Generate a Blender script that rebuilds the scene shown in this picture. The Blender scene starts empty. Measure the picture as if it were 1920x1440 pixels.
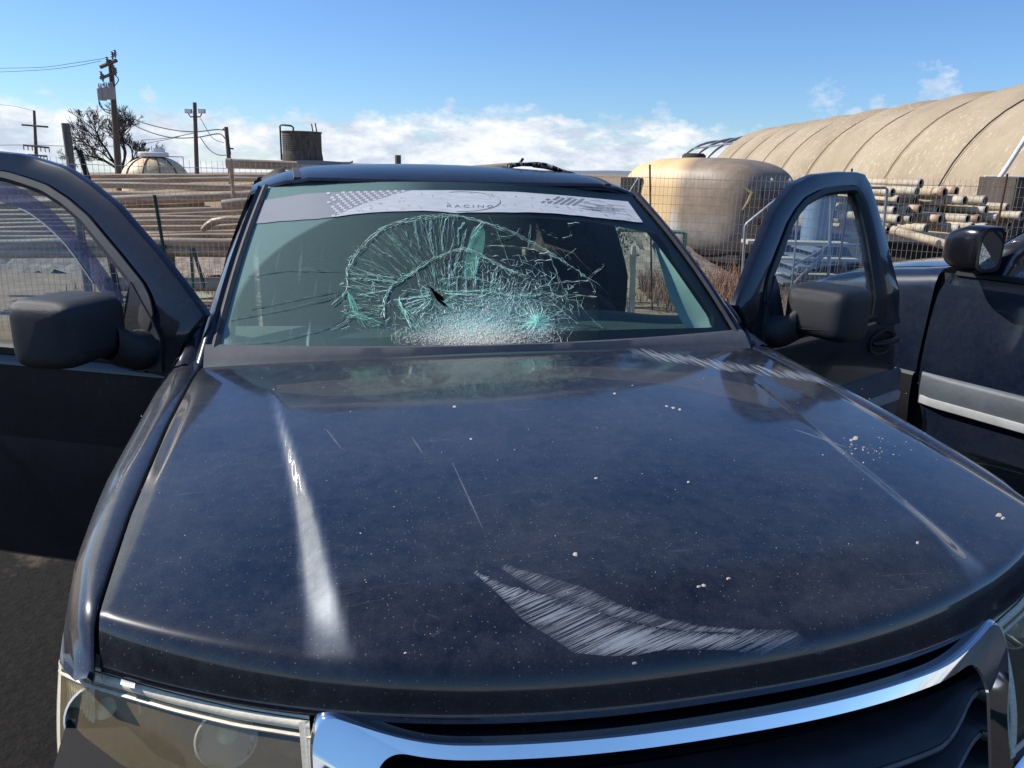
import bpy, bmesh, math, random
from mathutils import Vector, Matrix, noise
R = math.radians
random.seed(7)
S = bpy.context.scene
COL = S.collection

# ---------------------------------------------------------------- camera
F_PX = 1422.68
C = Vector((-0.48691, -0.68490, 1.65867))
PITCH, ROLL, YAW = R(15.6355), R(1.39798), R(14.1392)
fw = Vector((math.sin(YAW) * math.cos(PITCH), math.cos(YAW) * math.cos(PITCH), -math.sin(PITCH)))
rt = Vector((math.cos(YAW), -math.sin(YAW), 0))
up = rt.cross(fw)
cr, sr = math.cos(ROLL), math.sin(ROLL)
right = rt * cr + up * sr
upv = -rt * sr + up * cr
cd = bpy.data.cameras.new('camera')
cd.sensor_width = 36
cd.lens = F_PX / 1920 * 36
cd.clip_start = 0.05
cd.clip_end = 6000
cam = bpy.data.objects.new('camera', cd)
COL.objects.link(cam)
m = Matrix((right, upv, -fw)).transposed().to_4x4()
m.translation = C
cam.matrix_world = m
S.camera = cam

# ---------------------------------------------------------------- light
S.view_settings.view_transform = 'Standard'
S.view_settings.look = 'None'
S.view_settings.exposure = 0.30
S.view_settings.gamma = 1
SUN = Vector((-0.68, 0.33, 0.655)).normalized()
w = bpy.data.worlds.new('World')
S.world = w
w.use_nodes = True
nt = w.node_tree
nt.nodes.clear()
N = nt.nodes.new
L = nt.links.new
out = N('ShaderNodeOutputWorld')
bg = N('ShaderNodeBackground')
sky = N('ShaderNodeTexSky')
sky.sky_type = 'NISHITA'
sky.sun_disc = False
sky.sun_elevation = math.asin(SUN.z)
sky.sun_rotation = math.atan2(SUN.x, SUN.y)
sky.altitude = 0
sky.air_density = 1.0
sky.dust_density = 0.15
sky.ozone_density = 2.2
bg.inputs['Strength'].default_value = 0.095
tc = N('ShaderNodeTexCoord')
sep = N('ShaderNodeSeparateXYZ')
L(tc.outputs['Generated'], sep.inputs[0])


def wmath(op, a, b=None, c=None, clamp=False):
    n = N('ShaderNodeMath')
    n.operation = op
    n.use_clamp = clamp
    for i, v in enumerate((a, b, c)):
        if v is None:
            continue
        if isinstance(v, (int, float)):
            n.inputs[i].default_value = v
        else:
            L(v, n.inputs[i])
    return n.outputs[0]


def wnoise(scale, det, rough, stretch, off=(0, 0, 0)):
    mp = N('ShaderNodeMapping')
    mp.inputs['Scale'].default_value = stretch
    mp.inputs['Location'].default_value = off
    L(tc.outputs['Generated'], mp.inputs[0])
    n = N('ShaderNodeTexNoise')
    n.inputs['Scale'].default_value = scale
    n.inputs['Detail'].default_value = det
    n.inputs['Roughness'].default_value = rough
    L(mp.outputs[0], n.inputs['Vector'])
    return n.outputs['Fac']


el = sep.outputs['Z']
low = wnoise(5.5, 3, .5, (1, 1, .6), (2.3, .4, 0))
puff = wnoise(26, 8, .62, (1, 1, 1.9), (0, 3, 0))
# top edge of the cloud bank wanders between 2 and 5 degrees
edge = wmath('ADD', wmath('MULTIPLY', wmath('SUBTRACT', low, .5), .085), .066)
edge = wmath('ADD', edge, wmath('MULTIPLY', wmath('SUBTRACT', puff, .5), .075))
bank = wmath('MULTIPLY', wmath('SUBTRACT', edge, el), 55, clamp=True)
gaps = wmath('MULTIPLY', wmath('SUBTRACT', wnoise(15, 6, .6, (1, 1, 2.6), (5, 1, 0)), .36), 9, clamp=True)
bank = wmath('MULTIPLY', bank, wmath('MAXIMUM', gaps, .45))
wisp = None
wn = wnoise(42, 7, .68, (1, 1, 1.6), (1.4, 0, 1.2))
for wx, wy, wr in ((1545, 192, .030), (1765, 160, .034), (278, 187, .018), (1240, 214, .020), (1650, 200, .014)):
    wd_ = (fw + right * ((wx - 960) / F_PX) + upv * ((720 - wy) / F_PX)).normalized()
    dn = N('ShaderNodeVectorMath')
    dn.operation = 'DISTANCE'
    dn.inputs[1].default_value = wd_
    L(tc.outputs['Generated'], dn.inputs[0])
    k_ = wmath('SUBTRACT', 1, wmath('DIVIDE', dn.outputs['Value'], wr))
    k_ = wmath('MULTIPLY', wmath('ADD', k_, wmath('MULTIPLY', wmath('SUBTRACT', wn, .60), 3.2)), 1.3, clamp=True)
    wisp = k_ if wisp is None else wmath('MAXIMUM', wisp, k_)
# unseen bright cloud added left of view to streak the hood ridge
cdir = Vector((-.54, .76, .40)).normalized()
dt = N('ShaderNodeVectorMath')
dt.operation = 'DOT_PRODUCT'
dt.inputs[1].default_value = cdir
L(tc.outputs['Generated'], dt.inputs[0])
big = wmath('MULTIPLY', wmath('SUBTRACT', wmath('ADD', dt.outputs['Value'], wmath('MULTIPLY', wmath('SUBTRACT', puff, .5), .05)), .972), 60, clamp=True)
cl = wmath('MAXIMUM', bank, wmath('MULTIPLY', wisp, .55))
cl = wmath('MAXIMUM', cl, big)
shade = wnoise(17, 6, .6, (1, 1, 2.4), (0, 3, .012))
ccol = N('ShaderNodeValToRGB')
ccol.color_ramp.elements[0].position = .38
ccol.color_ramp.elements[0].color = (5.2, 6.0, 7.2, 1)
ccol.color_ramp.elements[1].position = .62
ccol.color_ramp.elements[1].color = (8.8, 9.0, 9.3, 1)
L(shade, ccol.inputs[0])
tint = N('ShaderNodeMixRGB')
tint.blend_type = 'MULTIPLY'
tint.inputs[0].default_value = 1
tint.inputs[2].default_value = (0.68, 0.92, 1.27, 1)
L(sky.outputs[0], tint.inputs[1])
mx = N('ShaderNodeMixRGB')
L(cl, mx.inputs[0])
L(tint.outputs[0], mx.inputs[1])
L(ccol.outputs[0], mx.inputs[2])
L(mx.outputs[0], bg.inputs['Color'])
L(bg.outputs[0], out.inputs['Surface'])

sd = bpy.data.lights.new('sun', 'SUN')
sd.energy = 4.8
sd.angle = R(0.53)
sd.color = (1, .95, .87)
so = bpy.data.objects.new('sun', sd)
so.rotation_euler = SUN.to_track_quat('Z', 'Y').to_euler()
COL.objects.link(so)

# ---------------------------------------------------------------- geometry helpers


def ray(px, py):
    a = (px - 960) / F_PX
    b = (720 - py) / F_PX
    return fw + right * a + upv * b


def az(px, py, z):
    d = ray(px, py)
    return C + d * ((z - C.z) / d.z)


FH = Vector((math.sin(YAW), math.cos(YAW), 0))
RH = Vector((math.cos(YAW), -math.sin(YAW), 0))


def cw(lat, D, z=0.0):
    """point D metres ahead of where the photographer stood and lat to the right"""
    p = C + RH * lat + FH * D
    return Vector((p.x, p.y, z))


def ad(px, py, D):
    """point of the line of sight at horizontal distance D ahead"""
    d = ray(px, py)
    return C + d * (D / d.dot(FH))


class MB:
    def __init__(s):
        s.v, s.f, s.uv = [], [], None

    def add(s, vs, fs):
        o = len(s.v)
        s.v += [Vector(v) for v in vs]
        s.f += [tuple(i + o for i in f) for f in fs]
        return s

    def box(s, c, d, M=None):
        c = Vector(c)
        x, y, z = [q / 2 for q in d]
        vs = [Vector((i * x, j * y, k * z)) for i in (-1, 1) for j in (-1, 1) for k in (-1, 1)]
        if M:
            vs = [M @ q for q in vs]
        return s.add([c + q for q in vs], [(0, 1, 3, 2), (4, 6, 7, 5), (0, 4, 5, 1), (2, 3, 7, 6), (0, 2, 6, 4), (1, 5, 7, 3)])

    def tube(s, pts, r, n=8, cap=True):
        pts = [Vector(p) for p in pts]
        rs = r if isinstance(r, (list, tuple)) else [r] * len(pts)
        ref = None
        vs, fs = [], []
        for i, p in enumerate(pts):
            t = (pts[min(i + 1, len(pts) - 1)] - pts[max(i - 1, 0)])
            if t.length < 1e-9:
                t = Vector((0, 0, 1))
            t.normalize()
            if ref is None:
                ref = t.orthogonal().normalized()
            else:
                ref = (ref - t * ref.dot(t))
                ref = ref.normalized() if ref.length > 1e-6 else t.orthogonal().normalized()
            b = t.cross(ref)
            for k in range(n):
                a = 2 * math.pi * k / n
                vs.append(p + (ref * math.cos(a) + b * math.sin(a)) * rs[i])
        for i in range(len(pts) - 1):
            for k in range(n):
                a, b_ = i * n + k, i * n + (k + 1) % n
                fs.append((a, b_, b_ + n, a + n))
        if cap:
            fs.append(tuple(range(n))[::-1])
            fs.append(tuple(range((len(pts) - 1) * n, len(pts) * n)))
        return s.add(vs, fs)

    def lathe(s, prof, origin, axis=(0, 0, 1), n=24):
        """prof: list of (r, h)"""
        axis = Vector(axis).normalized()
        u = axis.orthogonal().normalized()
        v = axis.cross(u)
        o = Vector(origin)
        vs, fs = [], []
        for r_, h in prof:
            for k in range(n):
                a = 2 * math.pi * k / n
                vs.append(o + axis * h + (u * math.cos(a) + v * math.sin(a)) * r_)
        for i in range(len(prof) - 1):
            for k in range(n):
                a, b = i * n + k, i * n + (k + 1) % n
                fs.append((a, b, b + n, a + n))
        return s.add(vs, fs)

    def grid(s, rows, closed=False):
        """rows: list of equally long point lists"""
        n = len(rows[0])
        vs = [p for r_ in rows for p in r_]
        fs = []
        for i in range(len(rows) - 1):
            for k in range(n if closed else n - 1):
                a, b = i * n + k, i * n + (k + 1) % n
                fs.append((a, b, b + n, a + n))
        return s.add(vs, fs)

    def build(s, name, mat, parent=None, smooth=True, angle=38, solid=None, uv=None):
        me = bpy.data.meshes.new(name)
        me.from_pydata([tuple(v) for v in s.v], [], s.f)
        me.validate()
        bm = bmesh.new()
        bm.from_mesh(me)
        bmesh.ops.recalc_face_normals(bm, faces=bm.faces)
        bm.to_mesh(me)
        bm.free()
        if uv is not None:
            lay = me.uv_layers.new(name='UVMap')
            for lp in me.loops:
                lay.data[lp.index].uv = uv[lp.vertex_index]
        me.materials.append(mat)
        o = bpy.data.objects.new(name, me)
        COL.objects.link(o)
        if parent is not None:
            o.parent = parent
            o.matrix_parent_inverse = parent.matrix_basis.inverted()
        if smooth:
            for p in me.polygons:
                p.use_smooth = True
            me.set_sharp_from_angle(angle=R(angle))
        if solid:
            md = o.modifiers.new('thickness', 'SOLIDIFY')
            md.thickness = solid
            md.offset = -1
        return o


def tag(o, label=None, cat=None, group=None, kind=None):
    if label:
        o['label'] = label
    if cat:
        o['category'] = cat
    if group:
        o['group'] = group
    if kind:
        o['kind'] = kind
    return o


def empty(name, loc, label, cat, group=None):
    o = bpy.data.objects.new(name, None)
    o.empty_display_size = .2
    o.location = loc
    COL.objects.link(o)
    return tag(o, label, cat, group)


def catmull(pts, n=8):
    pts = [Vector(p) for p in pts]
    P = [pts[0] * 2 - pts[1]] + pts + [pts[-1] * 2 - pts[-2]]
    out = []
    for i in range(1, len(P) - 2):
        a, b, c, d = P[i - 1:i + 3]
        for k in range(n):
            t = k / n
            out.append(.5 * ((2 * b) + (c - a) * t + (2 * a - 5 * b + 4 * c - d) * t * t + (3 * b - a - 3 * c + d) * t ** 3))
    out.append(pts[-1])
    return out


def resample(pts, n):
    pts = [Vector(p) for p in pts]
    d = [0]
    for i in range(1, len(pts)):
        d.append(d[-1] + (pts[i] - pts[i - 1]).length)
    out = []
    j = 0
    for k in range(n):
        t = d[-1] * k / (n - 1)
        while j < len(pts) - 2 and d[j + 1] < t:
            j += 1
        f = (t - d[j]) / max(1e-9, d[j + 1] - d[j])
        out.append(pts[j].lerp(pts[j + 1], min(1, max(0, f))))
    return out


def interp(x, xs, ys):
    if x <= xs[0]:
        return ys[0]
    for i in range(1, len(xs)):
        if x <= xs[i]:
            t = (x - xs[i - 1]) / (xs[i] - xs[i - 1])
            return ys[i - 1] + (ys[i] - ys[i - 1]) * t
    return ys[-1]


def sstep(a, b, x):
    t = min(1, max(0, (x - a) / (b - a)))
    return t * t * (3 - 2 * t)


# ---------------------------------------------------------------- materials


class NT:
    def __init__(s, name):
        s.m = bpy.data.materials.new(name)
        s.m.use_nodes = True
        s.t = s.m.node_tree
        s.t.nodes.clear()
        s.out = s.t.nodes.new('ShaderNodeOutputMaterial')

    def n(s, ty, **kw):
        nd = s.t.nodes.new(ty)
        for k, v in kw.items():
            if k in nd.inputs:
                if hasattr(v, 'is_output') or isinstance(v, bpy.types.NodeSocket):
                    s.t.links.new(v, nd.inputs[k])
                else:
                    nd.inputs[k].default_value = v
            else:
                setattr(nd, k, v)
        return nd

    def l(s, a, b):
        s.t.links.new(a, b)

    def coord(s, kind='Object', scale=(1, 1, 1)):
        tcn = s.n('ShaderNodeTexCoord')
        mp = s.n('ShaderNodeMapping')
        mp.inputs['Scale'].default_value = scale
        s.l(tcn.outputs[kind], mp.inputs[0])
        return mp.outputs[0]

    def noise(s, scale, det=4, rough=.5, vec=None, dist=0):
        nd = s.n('ShaderNodeTexNoise')
        nd.inputs['Scale'].default_value = scale
        nd.inputs['Detail'].default_value = det
        nd.inputs['Roughness'].default_value = rough
        nd.inputs['Distortion'].default_value = dist
        s.l(vec if vec is not None else s.coord(), nd.inputs['Vector'])
        return nd.outputs['Fac']

    def ramp(s, fac, stops):
        nd = s.n('ShaderNodeValToRGB')
        e = nd.color_ramp.elements
        while len(e) < len(stops):
            e.new(.5)
        for i, (p, c_) in enumerate(stops):
            e[i].position = p
            e[i].color = (*c_, 1) if len(c_) == 3 else c_
        s.l(fac, nd.inputs[0])
        return nd.outputs[0]

    def mix(s, fac, a, b):
        nd = s.n('ShaderNodeMixRGB')
        for i, v in enumerate((fac, a, b)):
            if isinstance(v, bpy.types.NodeSocket):
                s.l(v, nd.inputs[i])
            elif isinstance(v, (int, float)):
                nd.inputs[i].default_value = v
            else:
                nd.inputs[i].default_value = (*v, 1)
        return nd.outputs[0]

    def math(s, op, a, b=0, clamp=False):
        nd = s.n('ShaderNodeMath')
        nd.operation = op
        nd.use_clamp = clamp
        for i, v in enumerate((a, b)):
            if isinstance(v, bpy.types.NodeSocket):
                s.l(v, nd.inputs[i])
            else:
                nd.inputs[i].default_value = v
        return nd.outputs[0]

    def bump(s, h, strength=.3, dist=.01):
        nd = s.n('ShaderNodeBump')
        nd.inputs['Strength'].default_value = strength
        nd.inputs['Distance'].default_value = dist
        s.l(h, nd.inputs['Height'])
        return nd.outputs[0]

    def bsdf(s, color, rough=.5, metal=0, normal=None, spec=.5, coat=0, coat_rough=.05, coat_normal=None):
        b = s.n('ShaderNodeBsdfPrincipled')

        def st(k, v):
            if isinstance(v, bpy.types.NodeSocket):
                s.l(v, b.inputs[k])
            elif v is not None:
                b.inputs[k].default_value = (*v, 1) if isinstance(v, tuple) and len(v) == 3 else v
        st('Base Color', color)
        st('Roughness', rough)
        st('Metallic', metal)
        st('Specular IOR Level', spec)
        st('Coat Weight', coat)
        st('Coat Roughness', coat_rough)
        if normal is not None:
            s.l(normal, b.inputs['Normal'])
        if coat_normal is not None:
            s.l(coat_normal, b.inputs['Coat Normal'])
        return b.outputs[0]

    def done(s, sh):
        s.l(sh, s.out.inputs[0])
        return s.m


def simple(name, c, rough=.6, metal=0, var=.25, scale=6, bump=.0, c2=None, det=5, stretch=(1, 1, 1), spec=.5):
    t = NT(name)
    v = t.coord(scale=stretch)
    f = t.noise(scale, det, .6, v)
    c2 = c2 or tuple(q * (1 - var) for q in c)
    col = t.ramp(f, [(.32, c2), (.68, c)])
    nrm = t.bump(t.noise(scale * 6, 4, .6, v), bump, .01) if bump else None
    return t.done(t.bsdf(col, rough, metal, nrm, spec))


def paint_mat(name, dust=.5, coat=1.0, base=(.0035, .0055, .011), met=0.0):
    t = NT(name)
    v = t.coord()
    big = t.noise(2.3, 6, .62, v)
    fine = t.noise(38, 6, .7, v)
    vor = t.n('ShaderNodeTexVoronoi')
    vor.inputs['Scale'].default_value = 150
    t.l(v, vor.inputs['Vector'])
    speck = t.math('MULTIPLY', t.math('SUBTRACT', .17, vor.outputs['Distance']), 9, True)
    rnd = t.math('GREATER_THAN', t.n('ShaderNodeSeparateColor', Color=vor.outputs['Color']).outputs[0], .60)
    speck = t.math('MULTIPLY', speck, rnd)
    vo2 = t.n('ShaderNodeTexVoronoi')
    vo2.inputs['Scale'].default_value = 17
    vo2.inputs['Randomness'].default_value = 1
    wv = t.n('ShaderNodeVectorMath', operation='ADD')
    t.l(v, wv.inputs[0])
    nv = t.n('ShaderNodeTexNoise')
    nv.inputs['Scale'].default_value = 9
    t.l(v, nv.inputs['Vector'])
    sc = t.n('ShaderNodeVectorMath', operation='SCALE')
    sc.inputs['Scale'].default_value = .06
    t.l(nv.outputs['Color'], sc.inputs[0])
    t.l(sc.outputs[0], wv.inputs[1])
    t.l(wv.outputs[0], vo2.inputs['Vector'])
    # dried water rings
    ring = t.math('SUBTRACT', 1, t.math('MULTIPLY', t.math('ABSOLUTE', t.math('SUBTRACT', vo2.outputs['Distance'], .27)), 34), True)
    rr = t.math('GREATER_THAN', t.n('ShaderNodeSeparateColor', Color=vo2.outputs['Color']).outputs[1], .86)
    ring = t.math('MULTIPLY', t.math('MULTIPLY', ring, t.math('MULTIPLY', rr, .55)), t.math('MULTIPLY', t.math('SUBTRACT', fine, .42), 5, True))
    # hairline scratches: stretched noise in two directions
    sa = []
    for ang, off in ((.35, 0), (-.9, 3)):
        mp = t.n('ShaderNodeMapping')
        mp.inputs['Rotation'].default_value = (0, 0, ang)
        mp.inputs['Scale'].default_value = (1.2, 42, 4)
        mp.inputs['Location'].default_value = (off, off, 0)
        tcn = t.n('ShaderNodeTexCoord')
        t.l(tcn.outputs['Object'], mp.inputs[0])
        nn = t.noise(3.0, 4, .75, mp.outputs[0])
        sa.append(t.math('MULTIPLY', t.math('SUBTRACT', nn, .655), 14, True))
    scr = t.math('MAXIMUM', sa[0], sa[1])
    scr = t.math('MULTIPLY', scr, t.math('MULTIPLY', t.math('SUBTRACT', big, .40), 4, True))
    d = t.math('MULTIPLY', t.math('SUBTRACT', t.math('ADD', t.math('MULTIPLY', big, .7), t.math('MULTIPLY', fine, .45)), .42), 1.6, True)
    d = t.math('MULTIPLY', d, .15 * dust)
    vo3 = t.n('ShaderNodeTexVoronoi')
    vo3.inputs['Scale'].default_value = 420
    t.l(v, vo3.inputs['Vector'])
    fs = t.math('MULTIPLY', t.math('SUBTRACT', .30, vo3.outputs['Distance']), 4, True)
    fs = t.math('MULTIPLY', fs, t.math('GREATER_THAN', t.n('ShaderNodeSeparateColor', Color=vo3.outputs['Color']).outputs[0], .45))
    d = t.math('ADD', d, t.math('MULTIPLY', fs, t.math('MULTIPLY', big, .30 * dust)))
    d = t.math('ADD', d, t.math('MULTIPLY', speck, .45 * dust))
    d = t.math('ADD', d, t.math('MULTIPLY', ring, .14 * dust))
    d = t.math('ADD', d, t.math('MULTIPLY', scr, .26 * dust), True)
    car = t.bsdf(base, .28, met, None, .22, coat, .045)
    dusty = t.bsdf((.36, .35, .34), .85, 0)
    mixs = t.n('ShaderNodeMixShader')
    t.l(d, mixs.inputs[0])
    t.l(car, mixs.inputs[1])
    t.l(dusty, mixs.inputs[2])
    # clearcoat worn by polishing swirls where the 'wear' attribute says so
    wa = t.n('ShaderNodeAttribute')
    wa.attribute_name = 'wear'
    gw = t.n('ShaderNodeBsdfGlossy')
    gw.inputs['Color'].default_value = (.85, .92, 1, 1)
    gw.inputs['Roughness'].default_value = .50
    mw = t.n('ShaderNodeMixShader')
    t.l(t.math('MULTIPLY', wa.outputs['Fac'], t.math('ADD', .03, t.math('MULTIPLY', fine, .10))), mw.inputs[0])
    t.l(mixs.outputs[0], mw.inputs[1])
    t.l(gw.outputs[0], mw.inputs[2])
    m_ = t.done(mw.outputs[0])
    # swirl marks: slightly rough coat
    for nd in t.t.nodes:
        if nd.type == 'BSDF_PRINCIPLED' and nd.inputs['Coat Weight'].default_value > .1:
            rr_ = t.n('ShaderNodeMapRange')
            rr_.inputs['To Min'].default_value = .03
            rr_.inputs['To Max'].default_value = .10
            t.l(fine, rr_.inputs['Value'])
            t.l(rr_.outputs[0], nd.inputs['Coat Roughness'])
    return m_


def glass_mat(name, tint, dust=0.0, dustcol=(.55, .62, .6), refl=1.0, uvdust=None, rough=.01, purple=False):
    t = NT(name)
    tr = t.n('ShaderNodeBsdfTransparent')
    tr.inputs[0].default_value = (*tint, 1)
    gl = t.n('ShaderNodeBsdfGlossy')
    gl.inputs['Roughness'].default_value = rough
    lw = t.n('ShaderNodeLayerWeight')
    lw.inputs[0].default_value = .5
    frs = t.math('ADD', .045, t.math('MULTIPLY', t.math('POWER', lw.outputs['Facing'], 5), .9))
    df = t.n('ShaderNodeBsdfDiffuse')
    df.inputs[0].default_value = (*dustcol, 1)
    v = t.coord()
    f = t.math('MULTIPLY', t.math('ADD', t.noise(5, 6, .7, v), t.noise(90, 3, .6, v)), .5)
    f = t.math('MULTIPLY', t.math('SUBTRACT', f, .30), 2.4 * dust, True)
    if uvdust:
        f = uvdust(t, f)
    m1 = t.n('ShaderNodeMixShader')
    t.l(f, m1.inputs[0])
    t.l(tr.outputs[0], m1.inputs[1])
    t.l(df.outputs[0], m1.inputs[2])
    m2 = t.n('ShaderNodeMixShader')
    t.l(t.math('MULTIPLY', frs, refl, True), m2.inputs[0])
    t.l(m1.outputs[0], m2.inputs[1])
    t.l(gl.outputs[0], m2.inputs[2])
    return t.done(m2.outputs[0])


M = {}
M['paint'] = paint_mat('navy_paint', 1.0)
M['paint_roof'] = paint_mat('navy_roof_paint', .5, coat=.12)
M['paint_door'] = paint_mat('navy_door_paint', .38, coat=.8)
M['paint_truck'] = paint_mat('navy_truck_paint', .45, base=(.004, .009, .022))
M['chrome'] = simple('chrome', (.86, .87, .88), .035, 1, .04, 30)
M['black'] = simple('black_trim', (.012, .012, .014), .5, 0, .3, 20)
M['void'] = simple('engine_bay_black', (.004, .004, .005), .8, 0, .3, 20)
M['rubber'] = simple('grey_rubber', (.05, .05, .055), .55, 0, .4, 25)
M['mirror_plastic'] = simple('mirror_plastic', (.017, .018, .021), .46, 0, .3, 90, .35, det=3)
M['sail'] = simple('sail_plastic', (.03, .032, .038), .5, 0, .3, 30, .1)
M['seat'] = simple('seat_cloth', (.02, .022, .026), .9, 0, .3, 12, .2)
M['dash'] = simple('dash_plastic', (.075, .10, .10), .65, 0, .25, 12, .15)
M['cloth_teal'] = simple('pale_cloth', (.35, .45, .43), .9, 0, .4, 14, .2)
M['trim_pale'] = simple('pillar_trim', (.42, .50, .47), .8, 0, .25, 9)
M['tyre'] = simple('tyre_rubber', (.018, .018, .018), .85, 0, .3, 30, .3)
M['rim'] = simple('alloy', (.55, .56, .58), .3, .9, .15, 20)
M['clad'] = simple('grey_cladding', (.10, .115, .13), .55, 0, .3, 9, .15)
M['cladstrip'] = simple('silver_strip', (.42, .43, .42), .45, 0, .25, 12)
M['mirrorglass'] = simple('mirror_glass', (.5, .52, .55), .02, 1, .05, 5)
M['lamp_plastic'] = simple('lamp_housing', (.06, .052, .04), .5, 0, .3, 12, .1)
M['lamp_edge'] = simple('yellowed_lens_edge', (.82, .74, .55), .4, 0, .25, 40, .1, stretch=(1, 6, 6))
M['lamp_chrome'] = simple('lamp_reflector', (.92, .91, .88), .07, 1, .1, 20)
M['lamp_rib'] = simple('ribbed_lens', (.85, .80, .62), .25, .1, .35, 60)
M['bulb'] = simple('bulb_glass', (.85, .84, .62), .15, 0, .2, 40)


def wood(name, c, c2):
    return simple(name, c, .85, 0, .4, 5, .5, c2, stretch=(8, 8, .7))


M['pole'] = wood('weathered_pole', (.16, .12, .09), (.07, .05, .04))
M['post'] = wood('weathered_post', (.20, .17, .14), (.10, .085, .07))
M['wire'] = simple('galvanised_wire', (.42, .40, .37), .55, .2, .4, 30)
M['wiredark'] = simple('dark_wire', (.05, .05, .05), .6, .2, .4, 30)
M['green'] = simple('green_post_paint', (.02, .09, .055), .6, 0, .5, 9, .2)
M['greenpale'] = simple('pale_green_paint', (.09, .30, .18), .6, 0, .3, 9, .2)
M['rust'] = simple('rusty_steel', (.12, .055, .04), .8, .1, .5, 12, .3)
M['galv'] = simple('galvanised_pipe', (.32, .34, .36), .45, .5, .3, 12)
M['white'] = simple('white_painted_steel', (.75, .75, .72), .5, 0, .15, 12)
M['concrete'] = simple('stained_concrete', (.14, .125, .10), .9, 0, .5, 3, .5, (.05, .045, .038), stretch=(2.5, 2.5, .6))
M['bark'] = simple('dark_bark', (.05, .041, .035), .9, 0, .4, 14, .4)
M['leaf'] = simple('green_leaf', (.09, .16, .06), .7, 0, .5, 20)
M['bulbwhite'] = simple('floodlight_face', (.85, .87, .9), .3, 0, .08, 10)
M['flint'] = simple('pale_pipe', (.52, .49, .40), .75, 0, .35, 5, .2, (.36, .32, .25))
M['alu'] = simple('aluminium_pipe', (.54, .41, .27), .5, .1, .4, 5, .25, (.26, .18, .11), stretch=(.5, 3, 3))
M['cream'] = simple('cream_pipe', (.58, .49, .33), .7, 0, .3, 5, .25, (.33, .25, .155), det=7)
M['band'] = simple('pipe_collar', (.46, .44, .39), .6, 0, .4, 15, .2)
M['bandred'] = simple('red_pipe_collar', (.36, .20, .13), .7, 0, .4, 15, .2)
M['pipedark'] = simple('pipe_bore', (.02, .018, .016), .9)
M['darkbed'] = simple('dark_trailer_bed', (.035, .03, .028), .8, 0, .4, 6, .2)

# ================================================================= THE SETTING


def structure(mb, name, mat, **k):
    o = mb.build(name, mat, **k)
    o['kind'] = 'structure'
    return o


def ground_mat():
    t = NT('dry_dirt')
    v = t.coord()
    n1 = t.noise(.22, 7, .6, v)
    n2 = t.noise(3.5, 8, .65, v)
    n3 = t.noise(40, 5, .7, v)
    a = t.ramp(n1, [(.35, (.27, .195, .12)), (.5, (.34, .235, .15)), (.66, (.40, .30, .19))])
    b = t.ramp(n2, [(.3, (.12, .082, .055)), (.55, (.30, .21, .14)), (.75, (.42, .32, .22))])
    col = t.mix(.5, a, b)
    # shade painted near-black into the soil colour where the vehicles stand
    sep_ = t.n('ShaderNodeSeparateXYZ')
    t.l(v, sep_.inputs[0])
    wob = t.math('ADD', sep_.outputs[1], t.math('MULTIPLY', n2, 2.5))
    shade_mask = t.math('SUBTRACT', 1, t.math('MULTIPLY', t.math('SUBTRACT', wob, 4.0), .8, True))
    col = t.mix(shade_mask, col, t.ramp(n3, [(.35, (.008, .007, .006)), (.7, (.020, .017, .014))]))
    # dry grass farther out
    g = t.math('MULTIPLY', t.math('SUBTRACT', t.noise(.5, 6, .7, v), .46), 5, True)
    far = t.math('MULTIPLY', t.math('SUBTRACT', sep_.outputs[1], 9), .1, True)
    col = t.mix(t.math('MULTIPLY', g, far), col, t.ramp(n3, [(.3, (.13, .11, .05)), (.7, (.36, .29, .15))]))
    h = t.math('ADD', t.math('MULTIPLY', n2, .7), t.math('MULTIPLY', n3, .4))
    return t.done(t.bsdf(col, .95, 0, t.bump(h, .8, .03), .2))


def gauss(x, s):
    return math.exp(-(x / s) ** 2)


def ground_z(p):
    x, y = p
    d = math.hypot(x, y)
    k = sstep(0, 3, y - 3.5) * (1 - sstep(60, 200, d))
    q = Vector((x, y, 0)) - C
    lat, D_ = q.dot(RH), q.dot(FH)
    fall = .024 * min(0, lat + 1) * sstep(18, 45, D_)
    return (noise.fractal(Vector((x * .35, y * .35, 0)), 1, 2, 4) * .05 * k - .01) + fall


mb = MB()
xs = [-2500, -900, -300, -120, -60, -30] + [-20 + i * .5 for i in range(101)] + [36, 45, 60, 90, 200, 500, 1200, 2500]
ys = [-200, -60, -20, -8] + [-3 + i * .5 for i in range(81)] + [42, 50, 60, 80, 120, 250, 600, 1500, 3000]
mb.grid([[Vector((x, y, ground_z((x, y)))) for x in xs] for y in ys])
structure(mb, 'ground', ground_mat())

# low blue hills far off
mb = MB()
rows = []
for i in range(120):
    a = .0 + 1.4 * i / 119
    p = C + (RH * math.sin(a) + FH * math.cos(a)) * 2300
    h = 5 + 10 * max(0, noise.fractal(Vector((a * 3.1, 5, 0)), 1, 2, 5) + .2)
    rows.append([Vector((p.x, p.y, -2)), Vector((p.x, p.y, 0)) + (RH * math.sin(a) + FH * math.cos(a)) * 150 + Vector((0, 0, h)),
                 Vector((p.x, p.y, -2)) + (RH * math.sin(a) + FH * math.cos(a)) * 420])
mb.grid(rows)
structure(mb, 'distant_hills', simple('hill_scrub', (.17, .20, .24), .95, 0, .3, .01))

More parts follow.
